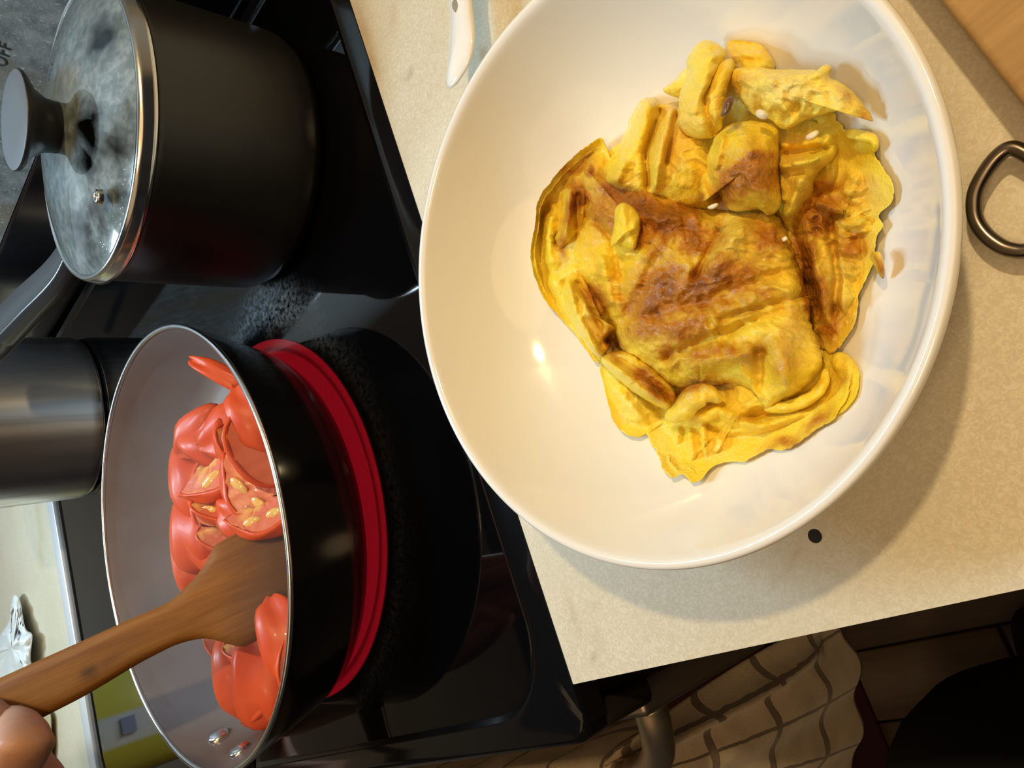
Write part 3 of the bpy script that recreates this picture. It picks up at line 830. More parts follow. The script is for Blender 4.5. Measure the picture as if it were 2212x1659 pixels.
# ------------------------------------------------------------------ omelette
t = NT('egg')
at = t.attr('tone')
n1 = t.noise(45, 4, .6); n2 = t.noise(260, 4, .65); n3 = t.noise(1100, 2, .5)
yel = t.mix(t.ramp(n1, [(0.38, 0.0), (0.62, 1.0)]), (0.91, 0.655, 0.030), (0.93, 0.73, 0.075))
yel = t.mix(at[2], yel, (0.90, 0.52, 0.012))
yel = t.mix(t.math('MULTIPLY', t.ramp(n2, [(0.50, 0.0), (0.70, 1.0)]), 0.30), yel, (0.90, 0.71, 0.16))
pal = t.mix(at[1], yel, (0.88, 0.72, 0.26))
bm_ = t.math('ADD', at[0], t.math('MULTIPLY', t.math('SUBTRACT', n2, 0.5), t.math('MULTIPLY', at[0], 0.9)), True)
br = t.mix(t.ramp(bm_, [(0.05, 0.0), (0.55, 1.0)]), pal, (0.50, 0.19, 0.014))
br = t.mix(t.ramp(bm_, [(0.55, 0.0), (1.0, 1.0)]), br, (0.26, 0.082, 0.010))
t.set(Base_Color=br, Roughness=t.ramp(n2, [(0.35, 0.22), (0.65, 0.40)]), Coat_Weight=0.38, Coat_Roughness=0.07, Specular_IOR_Level=0.18,
      Subsurface_Weight=0.08, Subsurface_Radius=(0.006, 0.003, 0.0008), Subsurface_Scale=0.6)
bn = t.bump(t.math('ADD', t.noise(330, 5, .65, .5), t.math('MULTIPLY', t.math('MULTIPLY', t.voronoi(420), t.math('MAXIMUM', at[1], at[0])), 1.3)), 0.55, 0.0015)
t.bump(n3, 0.35, 0.0005, bn)
cb = t.n('ShaderNodeBump'); cb.inputs['Strength'].default_value = 1.0; cb.inputs['Distance'].default_value = 0.0008
t.link(t.noise(430, 3, .6, .3), cb.inputs['Height']); t.link(cb.outputs[0], t.b.inputs['Coat Normal'])
M['egg'] = t.m
om = empty('omelette', (BCt[0], BCt[1], 0.010), 'folded golden fried egg omelette with browned patches in the white bowl', 'food')
BROWN = [(1325, 415, 60, 45, 25, 1.0), (1400, 475, 140, 58, 12, 1.0), (1500, 500, 90, 35, 20, .75), (1610, 395, 75, 60, 0, 1.0), (1635, 350, 30, 25, 0, .9), (1590, 420, 60, 40, 0, .75),
         (1430, 640, 90, 70, -35, .9), (1530, 615, 130, 55, -20, 1.0), (1400, 700, 70, 50, 0, .6), (1480, 700, 90, 60, 0, .7), (1560, 660, 90, 40, -10, .55), (1620, 560, 60, 30, -30, .55), (1650, 500, 60, 40, 20, .6), (1420, 540, 50, 25, -60, .6),
         (1560, 770, 130, 28, -12, .55), (1450, 760, 60, 30, 0, .55), (1650, 640, 60, 30, 0, .4), (1700, 780, 50, 60, 0, .35), (1720, 690, 40, 60, 0, .3),
         (1235, 440, 22, 60, 5, .9), (1215, 520, 14, 40, 0, .6), (1262, 365, 14, 20, 0, .9), (1280, 650, 26, 50, -28, .7), (1310, 730, 25, 45, -30, .7), (1420, 830, 55, 26, 32, .85), (1290, 600, 12, 30, 0, .3),
         (1490, 840, 40, 18, -10, .65), (1540, 840, 30, 14, 10, .5), (1745, 560, 28, 90, -15, .95), (1770, 640, 35, 80, -12, .9), (1770, 470, 60, 50, 0, .75), (1830, 540, 50, 50, 0, .5), (1800, 700, 40, 50, 0, .55), (1780, 420, 40, 40, 0, .65),
         (1900, 580, 16, 40, -20, .8), (1860, 430, 50, 40, 0, .25), (1690, 960, 50, 14, -20, .5), (1760, 920, 50, 16, -35, .45), (1830, 800, 16, 50, 0, .4), (1240, 360, 50, 16, -40, .6), (1170, 450, 16, 60, 20, .4),
         (1600, 200, 30, 30, 0, .3), (1600, 170, 40, 14, 0, .4), (1840, 200, 50, 25, 40, .35), (1880, 250, 16, 22, 0, .6), (1786, 148, 14, 14, 0, .6), (1640, 240, 40, 15, 20, .2), (1500, 440, 14, 18, 0, .9), (1485, 400, 30, 30, 0, .45)]
PALE = [(1700, 200, 110, 45, 5, .75), (1640, 190, 60, 40, 0, .5), (1800, 210, 60, 40, 30, .5), (1480, 260, 60, 120, 20, .3), (1250, 670, 12, 40, -30, .3), (1560, 500, 40, 60, 40, .3), (1540, 560, 30, 60, 35, .35), (1880, 420, 50, 50, 0, .4), (1720, 380, 40, 50, 0, .3), (1440, 990, 30, 50, -15, .35), (1370, 900, 40, 40, 0, .35), (1540, 985, 50, 20, 0, .3), (1820, 620, 30, 60, 0, .25), (1700, 730, 40, 40, 0, .2)]
ORNG = [(1450, 290, 50, 90, 15, .8), (1400, 330, 30, 70, 15, .4), (1560, 210, 30, 60, 10, .9), (1690, 320, 60, 40, 0, .8), (1640, 110, 30, 20, 0, .5), (1620, 940, 100, 40, -10, .6), (1330, 640, 50, 70, -25, .8), (1270, 540, 30, 60, 0, .8), (1560, 900, 90, 40, 0, .4), (1700, 620, 50, 90, 0, .4), (1380, 590, 60, 50, 0, .5), (1700, 880, 90, 40, -30, .5), (1530, 870, 50, 20, 0, .5)]
def seg_d(P, a, b):
    a, b = np.array(a, float), np.array(b, float); ab = b - a
    t_ = np.clip(((P - a) @ ab) / (ab @ ab), 0, 1); return np.linalg.norm(P - (a + t_[:, None] * ab), axis=1)
def feats(P, L):
    h = np.zeros(len(P))
    for f in L:
        pts, w, a = f
        d = np.min([seg_d(P, pts[i], pts[i + 1]) for i in range(len(pts) - 1)], axis=0)
        h += a * np.exp(-(d / w) ** 2)
    return h
def tones(P, k=1.0):
    x, y = P[:, 0], P[:, 1]
    w = np.stack([fbm(x / 60, y / 60, 21, 3), fbm(x / 60, y / 60, 37, 3)], 1) * 36
    Q = P + w
    nz = 0.88 + 0.45 * fbm(x / 30, y / 30, 5, 3)
    return [np.clip(blobs(Q, BROWN) * k * nz * 1.08 + .03 * k, 0, 1), np.clip(blobs(Q, PALE) * nz, 0, 1), np.clip(blobs(Q, ORNG), 0, 1)]
def crinkle(P, s, amp):
    x, y = P[:, 0], P[:, 1]
    wx = x + 22 * fbm(x / 50, y / 50, s + 3, 2); wy = y + 22 * fbm(x / 50, y / 50, s + 8, 2)
    return amp * (0.0032 * fbm(wx / 70, wy / 70, s, 3) + 0.0027 * (ridged(wx / 40, wy / 28, s + 1, 2) - .4) + 0.0014 * fbm(x / 17, y / 17, s + 2, 2))
def finish(name, V, Fc, P, k):
    o = mesh(name, V, Fc, M['egg'], om)
    fix_normals(o)
    set_attr(o, 'tone', tones(P, k))
    return o
def clampz(P, h, gap):
    for _ in range(3):
        q = at_z(P, h); h = np.maximum(h, bowl_z(q[:, 0], q[:, 1]) + gap)
    return h
def blanket(name, poly, c, ze, zt, fl=(), fs=1.35, thick=.0035, power=2.4, amp=1.0, seed=0, step=4.0, k=1.0, gap=.0030, ragged=1.0):
    c = np.array(c, float)
    poly = smooth_path(np.array(poly, float), len(poly) * 14, True)
    per = np.linalg.norm(np.diff(np.vstack([poly, poly[0]]), axis=0), axis=1).sum()
    B = resample(poly, max(40, int(per / step)))
    d = B - c
    B = c + d * (1 + ragged * (0.020 * fbm(B[:, 0] / 26, B[:, 1] / 26, seed + 50, 2) + 0.022 * fbm(B[:, 0] / 9, B[:, 1] / 9, seed + 51, 2)))[:, None]
    n = len(B); m = max(10, int(np.linalg.norm(d, axis=1).mean() / step))
    ts = list(np.linspace(0.03, 1.0, m)); P, Hh = [], []
    for q in ts:
        pp = c + (B - c) * q
        h = ze + (zt - ze) * (1 - q ** power) + fs * feats(pp, fl) + crinkle(pp, seed, amp)
        rd = 0.55 * thick * max(0.0, (q - 0.93) / 0.07) ** 2
        P.append(pp); Hh.append(clampz(pp, h - rd, gap))
    for q, dz in ((0.995, .5), (0.975, .85), (0.90, 1.0)):
        pp = c + (B - c) * q
        P.append(pp); Hh.append(clampz(pp, Hh[m - 1] + .0006 - dz * thick, .0006))
    Pa = np.vstack(P); V = at_z(Pa, np.concatenate(Hh))
    Fc = [tuple(range(n))[::-1]]
    for i in range(len(P) - 1):
        for a in range(n):
            b = (a + 1) % n; Fc.append((i * n + a, i * n + b, (i + 1) * n + b, (i + 1) * n + a))
    return finish(name, V, Fc, Pa, k)
def roll(name, cl, hw, zc, hgt, amp=1.0, seed=0, k=1.0, step=4.5, fl=()):
    A = smooth_path(np.column_stack([np.array(cl, float), hw, zc, hgt]), max(12, int(sum(math.dist(cl[i], cl[i + 1]) for i in range(len(cl) - 1)) / step)))
    T = np.gradient(A[:, :2], axis=0); T /= np.linalg.norm(T, axis=1)[:, None]; Nn = np.stack([-T[:, 1], T[:, 0]], 1)
    ns = max(9, int(2.4 * max(hw) / step)); P, Hh = [], []
    n = len(A); s = np.linspace(0, 1, n)
    endc = np.sqrt(np.clip(1 - (np.abs(2 * s - 1)) ** 8, 0.02, 1))
    for j in range(ns):
        u = -math.cos(math.pi * j / (ns - 1))
        w = A[:, 2] * endc * (1 + .22 * fbm(A[:, 0] / 20 + 3 * (u > 0), A[:, 1] / 20, seed + 60, 3))
        pp = A[:, :2] + Nn * (u * w)[:, None]
        h = A[:, 3] + A[:, 4] * math.sqrt(max(0, 1 - u * u)) * endc + feats(pp, fl) + 1.1 * crinkle(pp, seed, amp) * (0.3 + .7 * (1 - u * u))
        P.append(pp); Hh.append(clampz(pp, h, .0020))
    for j in range(ns - 2, 0, -1):
        u = -math.cos(math.pi * j / (ns - 1)); pp = A[:, :2] + Nn * (u * A[:, 2] * endc * .9)[:, None]
        P.append(pp); Hh.append(clampz(pp, A[:, 3] - .0025 * math.sqrt(1 - u * u), .0006))
    Pa = np.vstack(P); V = at_z(Pa, np.concatenate(Hh)); m = len(P)
    Fc = []
    for j in range(m):
        l = (j + 1) % m
        for i in range(n - 1): Fc.append((j * n + i, j * n + i + 1, l * n + i + 1, l * n + i))
    Fc.append(tuple(j * n for j in range(m))); Fc.append(tuple(j * n + n - 1 for j in range(m))[::-1])
    return finish(name, V, Fc, Pa, k)

# underlying sheet that everything is folded onto
blanket('egg_sheet', [(1310, 330), (1450, 230), (1600, 170), (1760, 200), (1830, 320), (1850, 480), (1800, 680), (1790, 800), (1700, 900), (1540, 930), (1420, 880), (1330, 760), (1240, 600), (1230, 440)], (1540, 540), .012, .022, amp=.6, seed=1, step=9)
blanket('egg_fold', [(1302, 300), (1269, 315), (1220, 357), (1184, 400), (1163, 433), (1155, 487), (1147, 544), (1150, 580), (1160, 612), (1180, 652), (1223, 699), (1256, 742), (1292, 784), (1335, 775), (1335, 680), (1310, 560), (1312, 440), (1318, 350)],
        (1240, 530), .013, .026, [([(1185, 480), (1190, 600), (1260, 720)], 16, .003), ([(1215, 420), (1205, 520)], 12, -.003)], seed=2, gap=.004, amp=.7)
blanket('egg_fold', [(1297, 790), (1302, 825), (1315, 875), (1325, 908), (1345, 934), (1375, 944), (1398, 936), (1431, 915), (1460, 890), (1450, 840), (1400, 790), (1330, 745)], (1375, 850), .012, .022,
        [([(1330, 840), (1400, 920)], 12, .003), ([(1360, 820), (1440, 900)], 9, -.003)], seed=3, k=.6)
blanket('egg_fold', [(1398, 936), (1418, 977), (1440, 1022), (1456, 1032), (1476, 1024), (1498, 1042), (1515, 1036), (1538, 1010), (1577, 997), (1609, 997), (1655, 973), (1702, 970), (1748, 938), (1801, 904), (1831, 855), (1839, 798), (1821, 772), (1795, 764), (1740, 720), (1600, 740), (1450, 800), (1420, 880)],
        (1610, 870), .011, .025, [([(1560, 890), (1640, 925), (1760, 890), (1815, 820)], 14, .005), ([(1490, 930), (1500, 1010)], 9, .004), ([(1465, 930), (1460, 1000)], 8, .003), ([(1530, 920), (1600, 960)], 8, -.003), ([(1600, 905), (1700, 880), (1770, 830)], 10, -.005), ([(1520, 925), (1525, 980)], 6, .003)], seed=4, gap=.003, amp=.75)
blanket('egg_fold', [(1819, 282), (1856, 286), (1889, 299), (1890, 339), (1910, 366), (1931, 403), (1924, 439), (1900, 463), (1907, 487), (1892, 517), (1889, 556), (1871, 603), (1854, 639), (1854, 662), (1841, 712), (1815, 745), (1795, 760), (1750, 720), (1720, 600), (1690, 500), (1690, 420), (1740, 360), (1790, 310)],
        (1795, 520), .016, .028, [([(1745, 480), (1760, 560), (1790, 690)], 12, .004), ([(1790, 480), (1810, 600), (1800, 680)], 10, -.004), ([(1770, 440), (1860, 470)], 9, .004), ([(1800, 465), (1890, 465)], 7, -.005), ([(1830, 350), (1800, 400), (1830, 450)], 18, -.003)], seed=5, amp=1.35, gap=.004, ragged=1.5)
roll('egg_shred', [(1885, 545), (1898, 568), (1908, 602)], [14, 11, 5], [.030, .031, .029], [.003, .003, .002], seed=31)
blanket('egg_fold', [(1681, 276), (1729, 262), (1771, 258), (1816, 265), (1822, 290), (1812, 318), (1798, 345), (1765, 381), (1759, 430), (1735, 460), (1708, 493), (1685, 485), (1655, 440), (1650, 340)], (1725, 370), .019, .034,
        [([(1700, 330), (1780, 320)], 9, -.006), ([(1690, 360), (1750, 350), (1800, 330)], 10, .005), ([(1730, 390), (1700, 460)], 12, .004), ([(1790, 290), (1770, 340)], 9, .004)], seed=6, k=.4)
blanket('egg_fold', [(1575, 90), (1620, 90), (1651, 103), (1674, 141), (1650, 170), (1600, 170), (1565, 130)], (1620, 130), .026, .034, seed=7, k=.3, amp=.6)
blanket('egg_fold', [(1290, 378), (1317, 339), (1350, 288), (1362, 255), (1386, 217), (1413, 213), (1428, 226), (1462, 219), (1510, 225), (1570, 290), (1570, 420), (1500, 480), (1400, 450), (1305, 430)], (1440, 335), .017, .038,
        [([(1400, 225), (1370, 300), (1330, 385)], 16, .006), ([(1385, 260), (1352, 340)], 8, -.002), ([(1425, 240), (1395, 330), (1400, 400)], 9, -.007), ([(1450, 235), (1430, 320), (1415, 400)], 13, .004), ([(1462, 250), (1440, 350)], 7, -.004), ([(1310, 390), (1400, 420)], 20, .003)], seed=8, k=.45, amp=.5)
blanket('egg_fold', [(1262, 362), (1275, 385), (1340, 382), (1400, 400), (1500, 448), (1590, 455), (1660, 455), (1700, 505), (1722, 560), (1747, 640), (1752, 700), (1776, 765), (1766, 810), (1722, 850), (1682, 872), (1655, 884), (1638, 858), (1600, 832), (1550, 830), (1480, 838), (1435, 825), (1395, 790), (1345, 755), (1332, 725), (1312, 680), (1272, 620), (1240, 560), (1242, 500), (1255, 430)],
        (1500, 630), .028, .043, [([(1545, 575), (1600, 490)], 24, .0035), ([(1500, 600), (1545, 520), (1560, 480)], 9, -.0025), ([(1660, 470), (1700, 600), (1720, 700)], 16, .002), ([(1560, 690), (1650, 660), (1735, 640)], 9, -.003), ([(1600, 700), (1560, 740)], 10, -.002), ([(1700, 800), (1690, 850)], 16, .002), ([(1290, 480), (1325, 520), (1335, 600)], 8, -.0025), ([(1300, 560), (1320, 650)], 10, .0025), ([(1420, 680), (1570, 640), (1690, 590)], 16, -.0025), ([(1440, 770), (1560, 720), (1690, 670)], 12, -.0035), ([(1500, 790), (1620, 760)], 16, .003), ([(1640, 760), (1640, 830)], 14, -.004), ([(1680, 740), (1700, 840)], 22, .003), ([(1420, 560), (1350, 690)], 14, -.002), ([(1290, 460), (1420, 470), (1510, 470)], 14, .003), ([(1345, 560), (1345, 640)], 8, -.002)], seed=9, thick=.005, power=3.0, amp=.75)
blanket('egg_fold', [(1551, 285), (1600, 262), (1645, 262), (1678, 273), (1682, 321), (1682, 381), (1686, 440), (1663, 466), (1639, 453), (1610, 456), (1575, 453), (1545, 412), (1515, 440), (1512, 400), (1530, 330)], (1605, 370), .035, .047,
        [([(1520, 360), (1545, 420)], 12, -.004), ([(1600, 300), (1640, 420)], 30, .002), ([(1560, 300), (1540, 380)], 9, .003)], seed=10, amp=.55)
blanket('egg_fold', [(1572, 158), (1618, 143), (1669, 149), (1723, 150), (1774, 150), (1781, 138), (1797, 146), (1795, 168), (1820, 180), (1862, 219), (1888, 263), (1856, 246), (1819, 239), (1777, 247), (1738, 260), (1699, 280), (1681, 274), (1663, 258), (1627, 248), (1592, 205)], (1700, 205), .037, .044,
        [([(1640, 170), (1760, 170), (1850, 220)], 20, .002), ([(1690, 270), (1720, 230)], 10, -.002)], seed=11, thick=.0028, amp=.65, ragged=1.2, k=.9)
blanket('egg_fold', [(1431, 195), (1455, 175), (1486, 143), (1515, 150), (1510, 215), (1465, 212)], (1485, 185), .028, .031, seed=12, k=.2, amp=.4)
roll('egg_roll', [(1548, 92), (1527, 130), (1520, 175), (1515, 240), (1508, 300)], [34, 40, 42, 50, 52], [.030, .032, .034, .035, .034], [.010, .010, .010, .009, .006], seed=13, k=.3, amp=.6,
     fl=[([(1560, 150), (1525, 215), (1540, 290)], 8, -.005), ([(1540, 120), (1500, 240)], 10, .002)])
roll('egg_roll', [(1582, 128), (1555, 170), (1542, 225), (1552, 285)], [14, 22, 20, 12], [.034, .036, .037, .035], [.006, .007, .006, .004], seed=14, k=.3, amp=.5)
blanket('egg_fold', [(1220, 409), (1216, 442), (1210, 490), (1199, 515), (1213, 537), (1238, 517), (1250, 500), (1268, 466), (1267, 412), (1245, 403)], (1238, 462), .027, .033, [([(1232, 415), (1222, 510)], 7, .003), ([(1250, 420), (1245, 490)], 7, -.003)], seed=15, amp=.8, thick=.003, ragged=1.3)
blanket('egg_fold', [(1225, 600), (1215, 633), (1232, 686), (1278, 759), (1303, 770), (1318, 745), (1331, 712), (1300, 686), (1268, 612), (1243, 588)], (1264, 668), .026, .032, [([(1228, 610), (1245, 680), (1290, 760)], 9, .004), ([(1250, 610), (1300, 705)], 8, -.003), ([(1316, 735), (1326, 722)], 8, -.007)], seed=41, amp=.9, thick=.003, ragged=1.3)
blanket('egg_fold', [(1299, 780), (1332, 815), (1375, 851), (1428, 881), (1450, 882), (1461, 861), (1447, 830), (1398, 787), (1352, 760), (1315, 760)], (1382, 820), .027, .035, [([(1320, 785), (1380, 840), (1440, 872)], 10, .003), ([(1340, 778), (1400, 815), (1445, 850)], 8, -.0025)], seed=42, amp=.9, thick=.004, ragged=1.2)
roll('egg_roll', [(1436, 905), (1472, 890), (1498, 862), (1528, 850), (1560, 868)], [14, 24, 27, 22, 12], [.027, .030, .032, .033, .031], [.005, .006, .006, .005, .004], seed=16, amp=.8)
roll('egg_roll', [(1495, 900), (1530, 893), (1562, 882)], [12, 18, 14], [.026, .027, .027], [.004, .005, .004], seed=17, amp=.7, k=.2)
roll('egg_roll', [(1650, 885), (1700, 878), (1745, 862), (1775, 835), (1785, 795)], [10, 14, 14, 13, 10], [.024, .025, .026, .027, .026], [.003, .004, .004, .004, .003], seed=18, amp=.5, k=.3)
roll('egg_roll', [(1800, 765), (1830, 800), (1825, 850), (1770, 900)], [20, 24, 26, 26], [.022, .022, .020, .018], [.005, .005, .005, .004], seed=19, amp=.6, k=.5)
roll('egg_roll', [(1822, 288), (1855, 292), (1886, 302), (1888, 330)], [10, 13, 12, 8], [.028, .029, .030, .029], [.004, .004, .004, .003], seed=20, amp=.7, k=.3)
blanket('egg_crumb', [(1329, 451), (1347, 438), (1371, 451), (1384, 478), (1374, 532), (1359, 540), (1340, 528), (1320, 530), (1326, 487)], (1354, 490), .0445, .0495, seed=22, k=.0, amp=.7, thick=.004)
# small bits
t = NT('egg_white_bit'); t.set(Base_Color=t.mix(t.noise(300), (0.78, 0.66, 0.40), (0.88, 0.78, 0.56)), Roughness=0.25, Coat_Weight=0.5); M['white_bit'] = t.m
t = NT('browned_bit'); t.set(Base_Color=t.mix(t.noise(500), (0.075, 0.030, 0.012), (0.22, 0.10, 0.045)), Roughness=0.3, Coat_Weight=0.4); M['brown_bit'] = t.m
def bit(name, cl, hw, zc, mat):
    o = roll(name, cl, hw, zc, [h * .00012 + .0006 for h in hw], amp=.25, seed=40, step=3)
    o.data.materials.clear(); o.data.materials.append(M[mat]); return o
tag(bit('browned_bit', [(1582, 207), (1572, 225), (1567, 240), (1556, 252)], [7, 10, 9, 4], [.0475, .0478, .0475, .0465], 'brown_bit'), 'dark brown burnt shred')
bit('white_bit', [(1632, 241), (1645, 247), (1660, 253)], [7, 11, 6], [.0465, .0468, .0462], 'white_bit')
bit('white_bit', [(1740, 300), (1755, 292), (1768, 282)], [5, 7, 4], [.036, .037, .037], 'white_bit')
bit('white_bit', [(1692, 512), (1698, 520)], [7, 7], [.034, .034], 'white_bit')
bit('white_bit', [(1528, 449), (1540, 446), (1552, 440)], [3, 5, 3], [.0455, .046, .0462], 'white_bit')

# ------------------------------------------------------------------ ceramic spoon, board, loop tool
sp = empty('ceramic_spoon', (*pt(1000, 60, 0.0)[:2], 0.0), 'white glazed ceramic spoon with a hole in its pointed handle beside the bowl', 'spoon')
def px_solid(name, poly, c, zf, th, mat, parent, step=5, edge=3.0):
    c = np.array(c, float); B = resample(smooth_path(np.array(poly, float), len(poly) * 12, True), 90)
    P, Hh = [], []
    for q in (0.03, .2, .4, .6, .75, .87, .94, .98, 1.0):
        pp = c + (B - c) * q; P.append(pp); Hh.append(zf(pp) + th * math.sqrt(max(0, 1 - q ** edge)))
    for q in (.97, .85, .5, .03):
        pp = c + (B - c) * q; P.append(pp); Hh.append(zf(pp) - th * .8 * math.sqrt(max(0, 1 - q ** edge)))
    n = len(B); V = at_z(np.vstack(P), np.concatenate(Hh)); Fc = [tuple(range(n))[::-1], tuple((len(P) - 1) * n + i for i in range(n))]
    for i in range(len(P) - 1):
        for a in range(n):
            b = (a + 1) % n; Fc.append((i * n + a, i * n + b, (i + 1) * n + b, (i + 1) * n + a))
    return fix_normals(mesh(name, V, Fc, mat, parent))
zsp = lambda P: 0.0125 + 0.010 * np.clip((P[:, 1] + 250) / 420, 0, 1)
px_solid('spoon_handle', [(969, -160), (967, -60), (970, 0), (972, 43), (970, 90), (967, 130), (963, 172), (969, 192), (985, 184), (1001, 162), (1015, 138), (1026, 100), (1027, 62), (1022, 14), (1018, -60), (1020, -160)], (998, 40), zsp, .0040, M['ceramic'], sp, edge=2.2)
px_solid('spoon_bowl', [(950, -330), (935, -230), (965, -150), (995, -140), (1028, -150), (1055, -230), (1040, -330), (995, -380)], (995, -250), lambda P: 0.008 + 0 * P[:, 0], .005, M['ceramic'], sp)
px_solid('handle_hole', [(977, 5), (984, -4), (991, 6), (992, 16), (984, 27), (977, 16)], (984, 11), lambda P: zsp(P) + .0035, .0004, plain('hole_inside', (0.30, 0.25, 0.19), 0.6), sp)

M['board'] = mk_wood('board_wood', (0.46, 0.28, 0.12), (0.60, 0.40, 0.19), 'x', 0.9, 0.5)
bd = box('cutting_board', (0, 0, 0), (0.38, 0.34, 0.020), M['board'], None, 0.0025, 3, loc=(0, 0, 0))
e0, e1 = pt(2030, 0, 0.020), pt(2212, 232, 0.020)
dv = (e0 - e1); ang = math.atan2(dv[1], dv[0]) - math.pi / 2
cn = e1 - dv / np.linalg.norm(dv) * 0.001
bd.location = (cn[0], cn[1], 0.0003); bd.rotation_euler = (0, 0, ang)
tag(bd, 'thick wooden cutting board with visible grain at the upper right corner', 'cutting board')

tl = empty('loop_handle_tool', (*pt(2190, 440, 0.0)[:2], 0.0), 'dark grey metal tool with a rounded wire loop handle right of the bowl', 'utensil')
LP = [(2185, 320.6), (2160, 333), (2134, 363), (2109, 409), (2104, 449), (2111, 481), (2132, 510), (2162, 532), (2189, 541), (2215, 542), (2262, 530), (2290, 490), (2296, 440), (2275, 385), (2240, 350), (2212, 330)]
tube('loop_handle', at_z(LP, 0.0075), 0.0023, M['dark_steel'], tl, 16, closed=True, n=140)
tube('shank', at_z([(2295, 450), (2340, 462), (2420, 480), (2560, 515)], 0.0075), [.0026, .003, .0026, .002], M['dark_steel'], tl, 14)

# ------------------------------------------------------------------ things on the far worktop
wp = px_solid('plastic_wrapper', [(32, 1282), (44, 1300), (52, 1345), (58, 1362), (70, 1372), (66, 1420), (72, 1456), (50, 1500), (-30, 1500), (-60, 1440), (-20, 1400), (8, 1360), (20, 1340), (24, 1305)], (25, 1400), lambda P: 0.0145 + .010 * fbm(P[:, 0] / 22, P[:, 1] / 22, 4, 3), .009, M['white_plastic'], None)
c_ = np.array(wp.data.vertices[0].co); 
wl = Vector((*pt(25, 1400, 0)[:2], 0)); wp.data.transform(Matrix.Translation(-wl)); wp.location = wl
tag(wp, 'crumpled white plastic wrapper on the far worktop left of the spatula', 'wrapper')
t = NT('yellow_pack')
sepv = t.n('ShaderNodeSeparateXYZ'); t.link(t.co(), sepv.inputs[0])
col = t.ramp(t.math('ADD', t.math('MULTIPLY', sepv.outputs['Y'], 5.0), 0.5), [(0.0, (0.62, 0.55, 0.06)), (0.30, (0.62, 0.55, 0.06)), (0.33, (0.75, 0.75, 0.72)), (0.52, (0.60, 0.64, 0.70)), (0.55, (0.60, 0.58, 0.08)), (0.9, (0.62, 0.58, 0.1))])
t.set(Base_Color=col, Roughness=0.3); M['pack'] = t.m
pk = empty('food_packet', (-1.36, 0.02, 0.0), 'yellow and white packet mirrored in the cooktop behind the spatula', 'packet')
V = []; Fc = []
for i in range(9):
    f = i / 8; z = f * .24; th_ = .045 * math.sin(math.pi * min(1, (1 - f) * .9 + .08)) ** .6
    for j in range(16):
        a = 2 * math.pi * j / 16
        V.append((-1.36 + th_ * math.cos(a) * .8, 0.02 + .085 * math.copysign(abs(math.sin(a)) ** .6, math.sin(a)), z + .0005))
for i in range(8):
    for j in range(16):
        l = (j + 1) % 16; Fc.append((i * 16 + j, i * 16 + l, (i + 1) * 16 + l, (i + 1) * 16 + j))
Fc.append(tuple(range(16))[::-1]); Fc.append(tuple(128 + j for j in range(16)))
mesh('packet_body', V, Fc, M['pack'], pk)
bx = box('packet_print', (-1.3232, -0.004, 0.115), (-1.3216, 0.020, 0.135), plain('blue_print', (0.25, 0.28, 0.46), 0.4), pk)
# the pale cloth corner beside the fist
cl = px_solid('folded_cloth', [(105, 1535), (112, 1580), (112, 1630), (100, 1700), (0, 1720), (-40, 1640), (0, 1570), (60, 1530)], (50, 1620), lambda P: .006 + 0 * P[:, 0], .005, plain('cloth_pale', (0.44, 0.40, 0.24), 0.8, var=.1, scale=400), None)
wl = Vector((*pt(50, 1620, 0)[:2], 0)); cl.data.transform(Matrix.Translation(-wl)); cl.location = wl
tag(cl, 'pale olive folded cloth on the far worktop behind the fist', 'cloth')

# ------------------------------------------------------------------ towel over the oven handle
t = NT('plaid_towel')
uv = t.n('ShaderNodeUVMap'); sx = t.n('ShaderNodeSeparateXYZ'); t.link(uv.outputs[0], sx.inputs[0])
wv_ = t.math('MULTIPLY', t.math('SUBTRACT', t.noise(60, 2), .5), .004)
def lines(sock, period, width, off):
    f = t.math('FRACT', t.math('DIVIDE', t.math('ADD', t.math('ADD', sock, wv_), off), period))
    return t.math('LESS_THAN', t.math('ABSOLUTE', t.math('SUBTRACT', f, .5)), width / period / 2)
l1 = lines(sx.outputs[0], .052, .0035, .004); l2 = lines(sx.outputs[1], .072, .0075, .02)
wea = t.noise(900, 2)
col = t.mix(wea, (0.70, 0.54, 0.36), (0.84, 0.69, 0.50))
col = t.mix(t.ramp(t.noise(40, 3), [(.4, 0.0), (.7, .4)]), col, (0.36, 0.24, 0.13))
ln_ = t.math('MAXIMUM', l1, l2)
t.set(Base_Color=t.mix(t.math('MULTIPLY', ln_, .85), col, (0.11, 0.062, 0.034)), Roughness=0.9, Sheen_Weight=0.3)
t.bump(wea, .35, .0008)
M['towel'] = t.m
NUU, NVV = 90, 70
topc = np.array([(-.373, -.1108), (-.373, -.115), (-.374, -.123), (-.376, -.134), (-.40, -.1375), (-.45, -.138), (-.52, -.1375), (-.62, -.1375), (-.72, -.1375)])
hemc = np.array([(-.335, -.094), (-.346, -.120), (-.350, -.168), (-.368, -.212), (-.410, -.238), (-.47, -.215), (-.54, -.235), (-.62, -.205), (-.72, -.225)])
Tq = smooth_path(topc, NUU); Hq = smooth_path(hemc, NUU)
arc = np.r_[0, np.cumsum(np.linalg.norm(np.diff(Hq, axis=0), axis=1))]
V, UV = [], []
ztop, zhem = -.118, -.405
